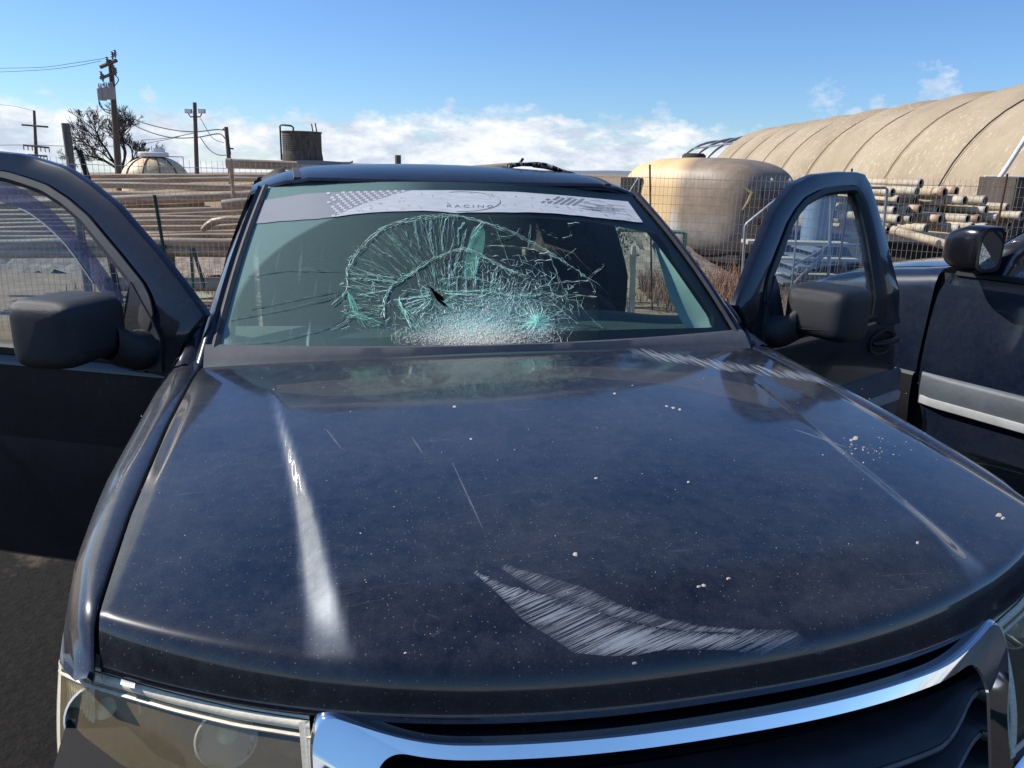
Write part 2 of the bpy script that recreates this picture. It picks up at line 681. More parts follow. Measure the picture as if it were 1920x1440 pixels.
# rubble bank behind the pipe rack
mb = MB()
rows = []
for i in range(150):
    lat = -14 + i * .12
    row = []
    for j in range(30):
        D = 11.6 + j * .16
        t_ = j / 29
        h = math.sin(min(1, t_ * 1.25) * math.pi / 2) * (.82 + .12 * noise.noise(Vector((lat * .7, 0, 3))))
        p = cw(lat, D, 0)
        nz = noise.fractal(Vector((p.x * 5, p.y * 5, 0)), .8, 2, 5) * .10
        n4 = noise.turbulence(Vector((p.x * 9, p.y * 9, 2)), 4, False) * .06
        ed = min(1, (lat + 14) / 2, (3.9 - lat) / 1.2)
        row.append(Vector((p.x, p.y, -.02 + (h * max(0, ed) + (nz + n4) * max(0, ed)) * (1 if j < 25 else (29 - j) / 4))))
    rows.append(row)
mb.grid(rows)
structure(mb, 'earth_bank', simple('rubble', (.40, .33, .26), .95, 0, .5, 9, .9, (.17, .13, .10), det=8))

# ================================================================= THE SUV
suv = empty('suv', (0, 2.2, 0), 'dark navy suv in the foreground with shattered windshield and both front doors open', 'suv')


def Yf(X):
    return .073 + .397 * abs(X) ** 2.4


def hood_z(X, Y):
    t_ = max(0, Y - Yf(X))
    a = abs(X)
    z = 1.0 + .056 * (1 - math.exp(-(t_ / .013) ** 1.4)) + .103 * (t_ / 1.24) ** .74
    z += .012 * (1 - (a / .8) ** 2) * sstep(0, .45, t_)
    # power bulge with soft shoulders
    b1 = interp(Y, (.1, .2, .5, 1.05, 1.3), (.455, .475, .515, .60, .64))
    b2 = b1 + interp(Y, (.1, .25, .6, 1.1), (.062, .05, .028, .012))
    rise = interp(Y, (.08, .2, .5, 1.0, 1.2), (.012, .022, .016, .006, 0))
    z += rise * (1 - sstep(b1, b2, a)) * sstep(.0, .16, t_)
    z -= .004 * sstep(.79, .82, a)
    return z


def hood_edge(Y):
    return interp(Y, (.28, .40, .6, 1.0, 1.3, 1.45), (.802, .808, .818, .822, .815, .80))


def hood_rear(X):
    return 1.305 + .062 * (abs(X) / .8) ** 2


def hood_pt(X, Y, off=0.0):
    z = hood_z(X, Y)
    if off:
        e = .003
        n = Vector((-(hood_z(X + e, Y) - hood_z(X - e, Y)) / (2 * e), -(hood_z(X, Y + e) - hood_z(X, Y - e)) / (2 * e), 1)).normalized()
        return Vector((X, Y, z)) + n * off
    return Vector((X, Y, z))


def hood_hit(px, py, off=.001):
    d = ray(px, py)

    def g(k):
        p = C + d * k
        return p.z - hood_z(p.x, p.y)
    k0, k1 = (1.25 - C.z) / d.z, (.97 - C.z) / d.z
    a = k0
    for i in range(1, 41):
        b = k0 + (k1 - k0) * i / 40
        if g(b) < 0:
            break
        a = b
    for _ in range(14):
        m_ = (a + b) / 2
        if g(m_) < 0:
            b = m_
        else:
            a = m_
    p = C + d * a
    return hood_pt(p.x, max(p.y, Yf(p.x) + .001), off)


mb = MB()
rows = []
NX, NY = 180, 110
for j in range(NY + 1):
    v = j / NY
    row = []
    for i in range(NX + 1):
        u = -1 + 2 * i / NX
        X = u * .802
        for _ in range(3):
            y0, y1 = Yf(X), hood_rear(X)
            Y = y0 + (y1 - y0) * v ** 2.0
            X = u * hood_edge(Y)
        row.append(hood_pt(X, Y))
    rows.append(row)
# folded lip
lip = [Vector((p.x, p.y + .004, p.z - .012)) for p in rows[0]]
lip2 = [Vector((p.x, p.y + .03, p.z - .016)) for p in rows[0]]
mb.grid([lip2, lip] + rows + [[Vector((p.x, p.y + .004, p.z - .02)) for p in rows[-1]]])
for s_ in (0, -1):
    mb.grid([[r_[s_] for r_ in rows], [r_[s_] + Vector((0, 0, -.03)) for r_ in rows]])
hood = mb.build('hood', M['paint'], suv, angle=50)
tag(hood, 'long dark navy hood with pale feather shaped scuffs and dried dust')
at = hood.data.attributes.new('wear', 'FLOAT', 'POINT')
for i, vt_ in enumerate(hood.data.vertices):
    X, Y, _z = vt_.co
    a = abs(X)
    b1 = interp(Y, (.1, .2, .5, 1.05, 1.3), (.455, .475, .515, .60, .64))
    b2 = b1 + interp(Y, (.1, .25, .6, 1.1), (.062, .05, .028, .012))
    at.data[i].value = sstep(b1 - .004, b1 + .008, a) * (1 - sstep(b2 - .010, b2 + .006, a)) * (1 - sstep(.75, 1.2, Y)) * sstep(Yf(X) + .01, Yf(X) + .05, Y)
# inner tray under the hood so that gaps read black
mb = MB()
mb.grid([[Vector((x * .86, y, interp(y, (.2, .4, 1.4), (.90, .96, 1.05)) - .03)) for x in (-1, -.6, -.3, 0, .3, .6, 1)] for y in (.16, .25, .4, .8, 1.2, 1.5)])
mb.build('engine_bay', M['void'], suv)


# scuffs on the hood
def translucent(name, col, amt):
    t = NT(name)
    tr = t.n('ShaderNodeBsdfTransparent')
    b = t.bsdf(col, .6)
    mx_ = t.n('ShaderNodeMixShader')
    f = t.math('MULTIPLY', t.math('ADD', t.noise(30, 5, .7), .1), amt, True)
    t.l(f, mx_.inputs[0])
    t.l(tr.outputs[0], mx_.inputs[1])
    t.l(b, mx_.inputs[2])
    return t.done(mx_.outputs[0])


M['scuff'] = translucent('scuffed_clearcoat', (.36, .40, .44), .62)
M['scuffhaze'] = translucent('scuff_haze', (.28, .32, .36), .12)
M['scuffdim'] = translucent('dull_scuff', (.30, .33, .37), .38)
M['dustpatch'] = translucent('dust_patch', (.22, .20, .18), .22)
M['chip'] = simple('pale_debris', (.55, .47, .38), .9)


def stroke(mb, a, b, wpx, hit, seg=3, taper=True):
    """thin sliver between two places, lying on a surface"""
    ax, ay_ = a
    bx, by = b
    L_ = math.hypot(bx - ax, by - ay_) or 1
    nx, ny = -(by - ay_) / L_, (bx - ax) / L_
    r1, r2 = [], []
    for k in range(seg + 1):
        t_ = k / seg
        wd = wpx * (math.sin(math.pi * (.12 + .76 * t_)) if taper else 1)
        x, y = ax + (bx - ax) * t_, ay_ + (by - ay_) * t_
        r1.append(hit(x + nx * wd / 2, y + ny * wd / 2))
        r2.append(hit(x - nx * wd / 2, y - ny * wd / 2))
    mb.grid([r1, r2])


def cvt(lst, ox, oy, s):
    return [(ox + x / s, oy + y / s) for x, y in lst]


lowb = cvt([(80, 125), (200, 230), (330, 365), (450, 440), (600, 535), (760, 550), (900, 548), (1030, 522), (1200, 515), (1400, 520), (1560, 545)], 860, 1030, 2.743)
upb = cvt([(85, 120), (260, 190), (450, 235), (650, 300), (850, 372), (1050, 415), (1200, 430), (1400, 440), (1500, 440), (1600, 440), (1740, 440)], 860, 1030, 2.743)
lowb2 = cvt([(215, 100), (400, 215), (600, 285), (800, 350), (1000, 400), (1200, 425), (1400, 430), (1600, 520), (1860, 540)], 860, 1030, 2.743)
upb2 = cvt([(230, 80), (420, 130), (650, 200), (850, 295), (1050, 355), (1250, 398), (1500, 415), (1720, 415), (1880, 520)], 860, 1030, 2.743)


def along(pl, t_):
    q = resample([(x, y, 0) for x, y in pl], 60)
    k = min(58, int(t_ * 59))
    f = t_ * 59 - k
    p = q[k].lerp(q[k + 1], f)
    return p.x, p.y


mb = MB()
rnd = random.Random(3)


def feather(mb, lo, hi, n, wd, dens=1.0, jit=6):
    lo_ = resample([(x, y, 0) for x, y in lo], 200)
    hi_ = resample([(x, y, 0) for x, y in hi], 200)
    for i in range(n):
        t_ = rnd.random()
        k = int(t_ * 199)
        a = lo_[k]
        # stroke runs up and to the right until it meets the upper edge
        best = min(hi_, key=lambda q: abs((q.x - a.x) * .42 + (q.y - a.y) * .91 if q.x >= a.x else 999))
        f0 = rnd.uniform(0, .35) if rnd.random() < .5 else 0
        f1 = rnd.uniform(.7, 1.06)
        ax, ay_ = a.x + (best.x - a.x) * f0, a.y + (best.y - a.y) * f0
        bx, by = a.x + (best.x - a.x) * f1 + rnd.uniform(-jit, jit), a.y + (best.y - a.y) * f1 + rnd.uniform(-jit / 2, jit / 2)
        if math.hypot(bx - ax, by - ay_) > 150:
            continue
        stroke(mb, (ax, ay_), (bx, by), rnd.uniform(.5, wd), hood_hit)


feather(mb, lowb, upb, 330, 2.6)
mb.build('scuff_mark', M['scuff'], hood, smooth=False)
for lo_e, hi_e in ((lowb, upb), (lowb2, upb2), ([(x, y + 7) for x, y in [(1185, 664), (1260, 672), (1330, 684), (1400, 692), (1470, 702), (1545, 714)]], [(x, y - 6) for x, y in [(1185, 664), (1260, 672), (1330, 684), (1400, 692), (1470, 702), (1545, 714)]])):
    pmb = MB()
    ea, eb = resample([(x, y, 0) for x, y in lo_e], 70), resample([(x, y, 0) for x, y in hi_e], 70)
    pmb.grid([[hood_hit(a.x + (b.x - a.x) * k / 4 + (3 * noise.noise(Vector((i * .4, k * 3, 0)))), a.y + (b.y - a.y) * k / 4 + (3 * noise.noise(Vector((i * .5, k * 3, 5)))), .0005) for i, (a, b) in enumerate(zip(ea, eb))] for k in range(5)])
    pmb.build('scuff_haze', M['scuffhaze'], hood, smooth=False)
mb = MB()
feather(mb, lowb2, upb2, 260, 2.4)
mb.build('scuff_mark', M['scuffdim'], hood, smooth=False)
mb = MB()
ba = [(1185, 664), (1260, 672), (1330, 684), (1400, 692), (1470, 702), (1545, 714)]
for i in range(170):
    t_ = rnd.random()
    x, y = along(ba, t_)
    x += rnd.uniform(-4, 4)
    y += rnd.uniform(-6, 3)
    ln = rnd.uniform(14, 46)
    stroke(mb, (x - ln * .5, y - ln * .14 - 3), (x + ln * .5, y + ln * .18 + 3), rnd.uniform(.4, 1.8), hood_hit)
mb.build('scuff_mark', M['scuff'], hood, smooth=False)
for a, b in (((1490, 806), (1588, 840)), ((612, 806), (640, 842)), ((772, 820), (792, 850)), ((848, 868), (905, 992))):
    mb = MB()
    stroke(mb, a, b, 3.2, hood_hit, 8)
    mb.build('scratch', M['scuffdim'], hood, smooth=False)
# film of dried mud left in front of the cowl
mb = MB()
film_top = [(520, 722), (700, 708), (860, 690), (1000, 686), (1150, 688), (1300, 700), (1440, 730)]
film_bot = [(560, 735), (650, 744), (740, 741), (900, 722), (1100, 708), (1250, 722), (1420, 762)]
ta, tb = resample([(x, y, 0) for x, y in film_top], 60), resample([(x, y, 0) for x, y in film_bot], 60)
mb.grid([[hood_hit(a.x, a.y + (b.y - a.y) * k / 5 + (2 * noise.noise(Vector((i * .35, k, 0))) if k in (0, 5) else 0), .0006) for i, (a, b) in enumerate(zip(ta, tb))] for k in range(6)])
mb.build('dust_film', M['dustpatch'], hood, smooth=False)
# bits of debris and droppings
mb = MB()


def blob(px, py, rp, hit, h=.0012, k=7):
    pts = []
    for i in range(k):
        a = 2 * math.pi * i / k
        q = rp * rnd.uniform(.6, 1.25)
        pts.append(hit(px + q * math.cos(a), py + q * .7 * math.sin(a), .0004))
    top = hit(px, py, h)
    mb.add(pts + [top], [(i, (i + 1) % k, k) for i in range(k)])


for px, py, rp in ((1078, 1040, 6), (883, 823, 2.5), (1190, 1244, 4.5), (1720, 1018, 4), (1365, 1085, 4.5), (1604, 822, 6), (1872, 966, 6), (1880, 972, 4),
                   (1153, 738, 3), (1118, 897, 3.5), (1290, 904, 3), (852, 763, 3), (676, 1000, 2), (760, 1225, 3), (1320, 1098, 5), (1310, 1100, 4), (1596, 826, 4), (1250, 762, 3), (1262, 765, 4), (1275, 768, 3)):
    blob(px, py, rp, hood_hit)
for i in range(110):
    blob(rnd.uniform(250, 1800), rnd.uniform(700, 1240), rnd.uniform(.6, 1.5), hood_hit, .0008, 5)
for i in range(50):
    blob(rnd.gauss(1630, 38), rnd.gauss(842, 9), rnd.uniform(.6, 2), hood_hit, .0008, 5)
tag(mb.build('dried_dirt', M['chip'], hood, smooth=False), kind='stuff')

# fenders
for s_ in (-1, 1):
    mb = MB()
    rows = []
    ysf = [.285, .30, .33, .37, .42, .45] + [.5 + i * .05 for i in range(21)] + [1.52]
    for Y in ysf:
        e = hood_edge(Y) + .007
        z0 = hood_z(hood_edge(Y), Y) - .002
        fr_ = 1 - sstep(.28, .48, Y)
        o = interp(Y, (.285, .33, .45, .8, 1.5), (.868, .884, .897, .912, .912))
        zd = z0 - .022 * fr_
        zlow = .42
        for wy in (.66,):
            dd = abs(Y - .85)
            if dd < .42:
                zlow = max(zlow, .36 + math.sqrt(.42 ** 2 - dd ** 2))
        sec = [(e, z0 - .03), (e, z0 - .003), (e + .006, z0 + .001), ((e + o) / 2 - .004, zd + .001), (o - .028, zd - .008), (o - .010, zd - .024), (o - .002, zd - .045), (o, zd - .075)]
        zl = zd - .075
        for k in range(1, 7):
            sec.append((o + .012 * math.sin(k / 6 * 2.4), min(zl, zl + (zlow - zl) * k / 6) if zlow < zl else zl - .002 * k))
        zmin = .984 if Y < .425 else (.984 - (Y - .425) * 8)
        sh_ = 1 - sstep(.285, .75, Y)
        rows.append([Vector((s_ * (x if z >= zmin else min(x, o)), Y + .095 * sh_ * max(0, (min(x, o) - .808) / .075) ** 1.6, max(z, zmin))) for x, z in sec])
    mb.grid(rows)
    # little upturned tail beside the windshield
    tl = [Vector((s_ * .83, 1.50, 1.165)), Vector((s_ * .845, 1.50, 1.18)), Vector((s_ * .865, 1.50, 1.17)), Vector((s_ * .87, 1.50, 1.13))]
    tl2 = [Vector((s_ * .805, 1.60, 1.245)), Vector((s_ * .818, 1.60, 1.26)), Vector((s_ * .835, 1.60, 1.25)), Vector((s_ * .84, 1.60, 1.20))]
    tl0 = [Vector((s_ * .83, 1.40, 1.14)), Vector((s_ * .85, 1.40, 1.152)), Vector((s_ * .875, 1.40, 1.145)), Vector((s_ * .885, 1.40, 1.10))]
    mb.grid([tl0, tl, tl2])
    fo = mb.build('fender', M['paint'], suv, angle=60)
    at = fo.data.attributes.new('wear', 'FLOAT', 'POINT')
    for i, vt_ in enumerate(fo.data.vertices):
        at.data[i].value = .35 * sstep(.84, .875, abs(vt_.co.x)) * (1 - sstep(1.3, 1.5, vt_.co.y)) * (1 if vt_.co.z > .98 else 0)
    # wheel
    mb = MB()
    mb.lathe([(.20, -.11), (.33, -.115), (.355, -.09), (.36, 0), (.355, .09), (.33, .115), (.20, .11)], (s_ * .78, .85, .36), (1, 0, 0), 40)
    wh = mb.build('wheel', M['tyre'], suv)
    mb = MB()
    mb.lathe([(.21, .0), (.215, .105), (.19, .09), (.05, .07), (.0, .075)], (s_ * .78, .85, .36), (s_, 0, 0), 30)
    mb.build('rim', M['rim'], wh)
    mb = MB()
    mb.lathe([(.20, -.11), (.33, -.115), (.355, -.09), (.36, 0), (.355, .09), (.33, .115), (.20, .11)], (s_ * .78, 3.75, .36), (1, 0, 0), 40)
    wh = mb.build('wheel', M['tyre'], suv)
    mb = MB()
    mb.lathe([(.21, .0), (.215, .105), (.19, .09), (.05, .07), (.0, .075)], (s_ * .78, 3.75, .36), (s_, 0, 0), 30)
    mb.build('rim', M['rim'], wh)

# ------------------------------------------------ windshield surface


def W(u, v, off=0.0):
    def f(u, v):
        hw = .778 + (.656 - .778) * v + .006 * math.sin(math.pi * v)
        k = 1 - u * u
        Y = 1.422 + .653 * v - k * (.115 + (.06 - .115) * v) - .018 * math.sin(math.pi * v)
        z = 1.161 + .430 * v + k * (.0 + .028 * v) + .012 * math.sin(math.pi * v)
        return Vector((u * hw, Y, z))
    p = f(u, v)
    if off:
        e = .002
        n = (f(u + e, v) - f(u - e, v)).cross(f(u, v + e) - f(u, v - e)).normalized()
        if n.y > 0:
            n = -n
        p = p + n * off
    return p


def proj(p):
    d = p - C
    z = d.dot(fw)
    return 960 + F_PX * d.dot(right) / z, 720 - F_PX * d.dot(upv) / z


def ws_uv(px, py):
    u, v = 0.0, .5
    for _ in range(14):
        x, y = proj(W(u, v))
        e = .001
        xu, yu = proj(W(u + e, v))
        xv, yv = proj(W(u, v + e))
        a, b, c_, d = (xu - x) / e, (xv - x) / e, (yu - y) / e, (yv - y) / e
        det = a * d - b * c_
        dx, dy = px - x, py - y
        u += (d * dx - b * dy) / det
        v += (-c_ * dx + a * dy) / det
        u = max(-1.6, min(1.6, u))
        v = max(-.6, min(1.6, v))
    return u, v


def ws_hit(px, py, off=.0025):
    u, v = ws_uv(px, py)
    return W(max(-1, min(1, u)), max(-.03, min(1, v)), off)


def wsd(t, f):
    tcn = t.n('ShaderNodeTexCoord')
    sp = t.n('ShaderNodeSeparateXYZ')
    t.l(tcn.outputs['UV'], sp.inputs[0])
    U, V = sp.outputs[0], sp.outputs[1]
    # passenger-side wiper sweep: a circle; outside of it more dust stays
    du = t.math('MULTIPLY', t.math('SUBTRACT', U, ARC[0]), 1.75)
    dv = t.math('SUBTRACT', V, ARC[1])
    r_ = t.math('SQRT', t.math('ADD', t.math('MULTIPLY', du, du), t.math('MULTIPLY', dv, dv)))
    outm = t.math('MULTIPLY', t.math('SUBTRACT', r_, ARC[2]), 60, True)
    left = t.math('MULTIPLY', t.math('SUBTRACT', .42, U), 8, True)
    # general film heavier towards the lit left side and the foot of the glass
    film = t.math('ADD', t.math('MULTIPLY', t.math('MULTIPLY', outm, left), .22), t.math('MULTIPLY', t.math('SUBTRACT', .66, U), .34, True))
    # rain runs
    mp = t.n('ShaderNodeMapping')
    mp.inputs['Scale'].default_value = (70, 2.2, 1)
    mp.inputs['Rotation'].default_value = (0, 0, -.10)
    t.l(tcn.outputs['UV'], mp.inputs[0])
    runs = t.math('MULTIPLY', t.math('SUBTRACT', t.noise(1, 3, .6, mp.outputs[0]), .60), 7, True)
    mp2 = t.n('ShaderNodeMapping')
    mp2.inputs['Scale'].default_value = (420, 260, 1)
    t.l(tcn.outputs['UV'], mp2.inputs[0])
    sp2 = t.math('MULTIPLY', t.math('SUBTRACT', t.noise(1, 2, .6, mp2.outputs[0]), .66), 6, True)
    lowm = t.math('SUBTRACT', 1, t.math('MULTIPLY', V, 1.5), True)
    rl = t.math('MULTIPLY', t.math('MULTIPLY', runs, lowm), t.math('MULTIPLY', t.math('SUBTRACT', .5, U), 3, True))
    a = t.math('ADD', film, t.math('MULTIPLY', rl, .65))
    a = t.math('ADD', a, t.math('MULTIPLY', sp2, .10))
    a = t.math('ADD', a, t.math('MULTIPLY', t.math('SUBTRACT', .06, V), 2.2, True))
    return t.math('ADD', t.math('MULTIPLY', f, .35), a, True)


# wiper arc circle through three places on the glass
def circ(p1, p2, p3):
    ax, ay_, bx, by, cx, cy = p1[0] * 1.75, p1[1], p2[0] * 1.75, p2[1], p3[0] * 1.75, p3[1]
    d = 2 * (ax * (by - cy) + bx * (cy - ay_) + cx * (ay_ - by))
    ux = ((ax * ax + ay_ ** 2) * (by - cy) + (bx * bx + by ** 2) * (cy - ay_) + (cx * cx + cy ** 2) * (ay_ - by)) / d
    uy = ((ax * ax + ay_ ** 2) * (cx - bx) + (bx * bx + by ** 2) * (ax - cx) + (cx * cx + cy ** 2) * (bx - ax)) / d
    return ux / 1.75, uy, math.hypot(ax - ux, ay_ - uy)


def uv01(px, py):
    u, v = ws_uv(px, py)
    return (u + 1) / 2, v


ARC = circ(uv01(444, 572), uv01(500, 490), uv01(620, 414))
mb = MB()
NU, NV = 60, 30
uvs = []
for j in range(NV + 1):
    for i in range(NU + 1):
        uvs.append((i / NU, -.05 + 1.05 * j / NV))
mb.grid([[W(-1 + 2 * i / NU, -.05 + 1.05 * j / NV) for i in range(NU + 1)] for j in range(NV + 1)])
M['windshield'] = glass_mat('tinted_windshield', (.64, .80, .74), .05, (.44, .66, .57), 1.0, wsd)
ws = mb.build('windshield', M['windshield'], suv, uv=uvs)
tag(ws, 'green tinted windshield shattered low in the middle')
# ceramic border on the inside of the glass
inner_left = [uvx for uvx in [ws_uv(*p) for p in [(440, 640), (441, 615), (447, 565), (462, 510), (478, 455), (489, 424)]]]
inner_right = [ws_uv(*p) for p in [(1338, 612), (1341, 600), (1336, 582), (1310, 545), (1275, 495), (1233, 437)]]
vb = lambda u: .085
topv = [ws_uv(*p) for p in [(489, 424), (620, 409), (760, 404), (860, 404), (1000, 406), (1110, 414), (1233, 437)]]
botv = [ws_uv(*p) for p in [(440, 640), (600, 634), (724, 630), (860, 626), (1028, 620), (1200, 615), (1338, 612)]]
mb = MB()


def wrow(u, v):
    return W(u, v, -.004)


vsL = [q[1] for q in inner_left]
usL = [q[0] for q in inner_left]
vsR = [q[1] for q in inner_right]
usR = [q[0] for q in inner_right]
rows = []
for k in range(25):
    v = -.05 + 1.05 * k / 24
    ui = interp(v, vsL, usL)
    rows.append([wrow(-1 + (ui + 1) * q / 4, v) for q in range(5)])
mb.grid(rows)
rows = []
for k in range(25):
    v = -.05 + 1.05 * k / 24
    ui = interp(v, vsR, usR)
    rows.append([wrow(ui + (1 - ui) * q / 4, v) for q in range(5)])
mb.grid(rows)
ut = [q[0] for q in topv]
vt = [q[1] for q in topv]
ub = [q[0] for q in botv]
vbm = [q[1] for q in botv]
mb.grid([[W(u, interp(u, ut, vt) + (1 - interp(u, ut, vt)) * k / 5, -.0045) for u in [ut[0] + (ut[-1] - ut[0]) * i / 40 for i in range(41)]] for k in range(6)])
mb.grid([[W(u, -.05 + (interp(u, ub, vbm) + .05) * k / 3, -.0045) for u in [ub[0] + (ub[-1] - ub[0]) * i / 40 for i in range(41)]] for k in range(4)])
mb.build('glass_border', simple('black_frit', (.010, .011, .016), .35, 0, .2, 20), ws)

# edge moulding around the glass
for s_ in (-1, 1):
    mb = MB()
    rows = []
    for k in range(21):
        v = -.02 + 1.02 * k / 20
        p = W(s_, v)
        o_ = Vector((s_, -.15, .1)).normalized()
        rows.append([p + Vector((s_ * -.004, -.003, .006)), p + Vector((s_ * .008, -.006, .008)), p + Vector((s_ * .016, .002, .004)), p + Vector((s_ * .020, .015, -.004))])
    mb.grid(rows)
    mb.build('glass_moulding', M['rubber'], suv)
    # body A-pillar
    mb = MB()
    rows = []
    for k in range(25):
        v = -.06 + 1.055 * k / 24
        p = W(s_, v)
        ins = -.02 * v
        rows.append([p + Vector((s_ * .017, .012, -.002)), p + Vector((s_ * .030, .008, .006)), p + Vector((s_ * .048 + s_ * ins, .022, .002)), p + Vector((s_ * .062 + s_ * ins, .05, -.018)),
                     p + Vector((s_ * .060 + s_ * ins, .085, -.05)), p + Vector((s_ * .02, .10, -.06)), p + Vector((-s_ * .015, .06, -.03)), p + Vector((-s_ * .01, .012, -.012))])
    mb.grid(rows, closed=True)
    mb.build('a_pillar', M['paint'], suv, angle=70)
# pale inner trim of the right pillar seen through the glass
mb = MB()
trm_o = [(1233, 438), (1275, 495), (1310, 545), (1336, 582), (1342, 604), (1330, 614)]
trm_i = [(1232, 440), (1245, 483), (1262, 542), (1280, 580), (1292, 600), (1300, 612)]
a_ = resample([(x, y, 0) for x, y in trm_o], 20)
b_ = resample([(x, y, 0) for x, y in trm_i], 20)
mb.grid([[ws_hit(p.x + (q.x - p.x) * k / 4, p.y + (q.y - p.y) * k / 4, -.03 - .02 * math.sin(k / 4 * 3.14)) for k in range(5)] for p, q in zip(a_, b_)])
mb.build('pillar_trim', M['trim_pale'], suv)

# ------------------------------------------------ sticker banner
ban_top = [(497, 376), (574, 364), (630, 361), (741, 358), (850, 358), (969, 361), (1073, 369), (1177, 379)]
ban_bot = [(477, 420), (630, 408), (658, 403), (720, 398), (797, 396), (850, 400), (945, 399), (1028, 400), (1147, 412), (1205, 418)]
bt = resample([(x, y, 0) for x, y in ban_top], 120)
bb = resample([(x, y, 0) for x, y in ban_bot], 120)


def ban(sx, ty, off):
    """place on the banner: sx along, ty from top to bottom"""
    f = sx * 119
    k = min(118, int(f))
    a = bt[k].lerp(bt[k + 1], f - k)
    b = bb[k].lerp(bb[k + 1], f - k)
    p = a.lerp(b, ty)
    if ty == 1:
        p.y += 1.2 * noise.noise(Vector((sx * 22, 0, 0)))
    return ws_hit(p.x, p.y, off)


M['ban_grey'] = simple('grey_sunstrip', (.33, .34, .35), .55, 0, .15, 4, .05)
M['ban_white'] = simple('white_sunstrip_print', (.62, .64, .65), .6, 0, .2, 14, .05, stretch=(1, 5, 5))
M['ban_ink'] = simple('dark_print', (.24, .25, .28), .6)
mb = MB()
mb.grid([[ban(i / 119, k / 5, .002) for i in range(120)] for k in range(6)])
strip = mb.build('sunstrip', M['ban_grey'], ws)
mb = MB()
rows = []
for k in range(9):
    ty = k / 8
    x0 = .205 + (1 - ty) ** 1.15 * .20
    rows.append([ban(x0 + (1 - x0) * i / 100, ty, .0027) for i in range(101)])
mb.grid(rows)
mb.build('printed_panel', M['ban_white'], strip)
mb = MB()
cell = .0095
for r_ in range(11):
    ty = r_ / 11
    x0 = .205 + (1 - ty) ** 1.15 * .20
    for k in range(24):
        sx = .13 + k * .0205 + r_ * .0068
        if sx + cell * 1.1 > x0 - .002 or sx < .17 + .02 * ty:
            continue
        if sx < .2 and (r_ + k) % 3 == 0:
            continue
        mb.add([ban(sx, ty, .003), ban(sx + cell, ty, .003), ban(sx + cell + .001, ty + .082, .003), ban(sx + .001, ty + .082, .003)], [(0, 1, 2, 3)])
mb.build('checker_print', M['ban_white'], strip, smooth=False)
mb = MB()
for r_ in range(8):
    for k in range(6):
        ty = .08 + r_ * .052
        sx = .785 + k * .0165 - r_ * .0052
        if rnd.random() < .85:
            mb.add([ban(sx, ty, .0033), ban(sx + .0085, ty, .0033), ban(sx + .008, ty + .05, .0033), ban(sx - .0005, ty + .05, .0033)], [(0, 1, 2, 3)])
mb.build('checker_print', M['ban_ink'], strip, smooth=False)
mb = MB()
# scratches and peeled print
for i in range(90):
    sx = rnd.uniform(.25, .98)
    ty = rnd.uniform(.05, .92)
    if sx < .205 + (1 - ty) ** 1.15 * .20 + .02:
        continue
    ln = rnd.uniform(.002, .012)
    if .4 < sx < .7 and rnd.random() < .7:
        continue
    p, q = (sx, ty), (sx + ln * .8, ty + rnd.uniform(.0, .12))
    a, b = ban(*p, .0034), ban(*q, .0034)
    mb.add([a, b, b + Vector((0, 0, .0016)), a + Vector((0, 0, .0016))], [(0, 1, 2, 3)])
for i in range(40):
    sx = rnd.uniform(.84, .94)
    ty = rnd.gauss(.45, .13)
    a, b = ban(sx, ty, .0034), ban(min(.99, sx + rnd.uniform(.01, .05)), ty + .02, .0034)
    mb.add([a, b, b + Vector((0, 0, .0008)), a + Vector((0, 0, .0008))], [(0, 1, 2, 3)])
tag(mb.build('print_scratches', M['ban_ink'], strip, smooth=False), kind='stuff')
mb = MB()
# oval line
e_ = []
for k in range(60):
    a = -1.9 + 3.6 * k / 59
    e_.append((865 + 72 * math.cos(a), 379 + 18.5 * math.sin(a)))
for off in (0,):
    pa = [ws_hit(x + off, y, .0034) for x, y in e_]
    pb = [ws_hit(x + off + (1.1 * max(0, math.cos(-1.9 + 3.6 * i / 59)) + .35), y + .7, .0034) for i, (x, y) in enumerate(e_)]
    mb.grid([pa, pb])
mb.build('printed_oval', M['ban_ink'], strip, smooth=False)
# lettering
cu = bpy.data.curves.new('lettering', 'FONT')
cu.body = 'RACING'
cu.size = 1
cu.space_character = 1.5
to = bpy.data.objects.new('lettering', cu)
COL.objects.link(to)
bpy.context.view_layer.update()
me = bpy.data.meshes.new_from_object(to)
bpy.data.objects.remove(to)
bm = bmesh.new()
bm.from_mesh(me)
bmesh.ops.triangulate(bm, faces=bm.faces)
xs_ = [v.co.x for v in bm.verts]
x0, x1 = min(xs_), max(xs_)
mb = MB()
vl = [ws_hit(838 + (v.co.x - x0) / (x1 - x0) * 86, 390 - v.co.y * 7 + (v.co.x - x0) / (x1 - x0) * .8, .0034) for v in bm.verts]
mb.add(vl, [tuple(v.index for v in f.verts) for f in bm.faces])
bm.free()
mb.build('lettering', M['ban_ink'], strip, smooth=False)

# ------------------------------------------------ cracks


def crack_mat(name, c):
    t = NT(name)
    b = t.bsdf(c, .35)
    tl = t.n('ShaderNodeBsdfTranslucent')
    tl.inputs[0].default_value = (*c, 1)
    mx_ = t.n('ShaderNodeMixShader')
    mx_.inputs[0].default_value = .45
    t.l(b, mx_.inputs[1])
    t.l(tl.outputs[0], mx_.inputs[2])
    return t.done(mx_.outputs[0])


M['crackgreen'] = crack_mat('crack_green', (.55, .95, .82))
M['crackpale'] = crack_mat('crack_pale', (.88, 1.0, .97))
M['crackdust'] = crack_mat('crack_dusty', (.95, .90, .76))
cg, cp, cdst = MB(), MB(), MB()
rc = random.Random(11)


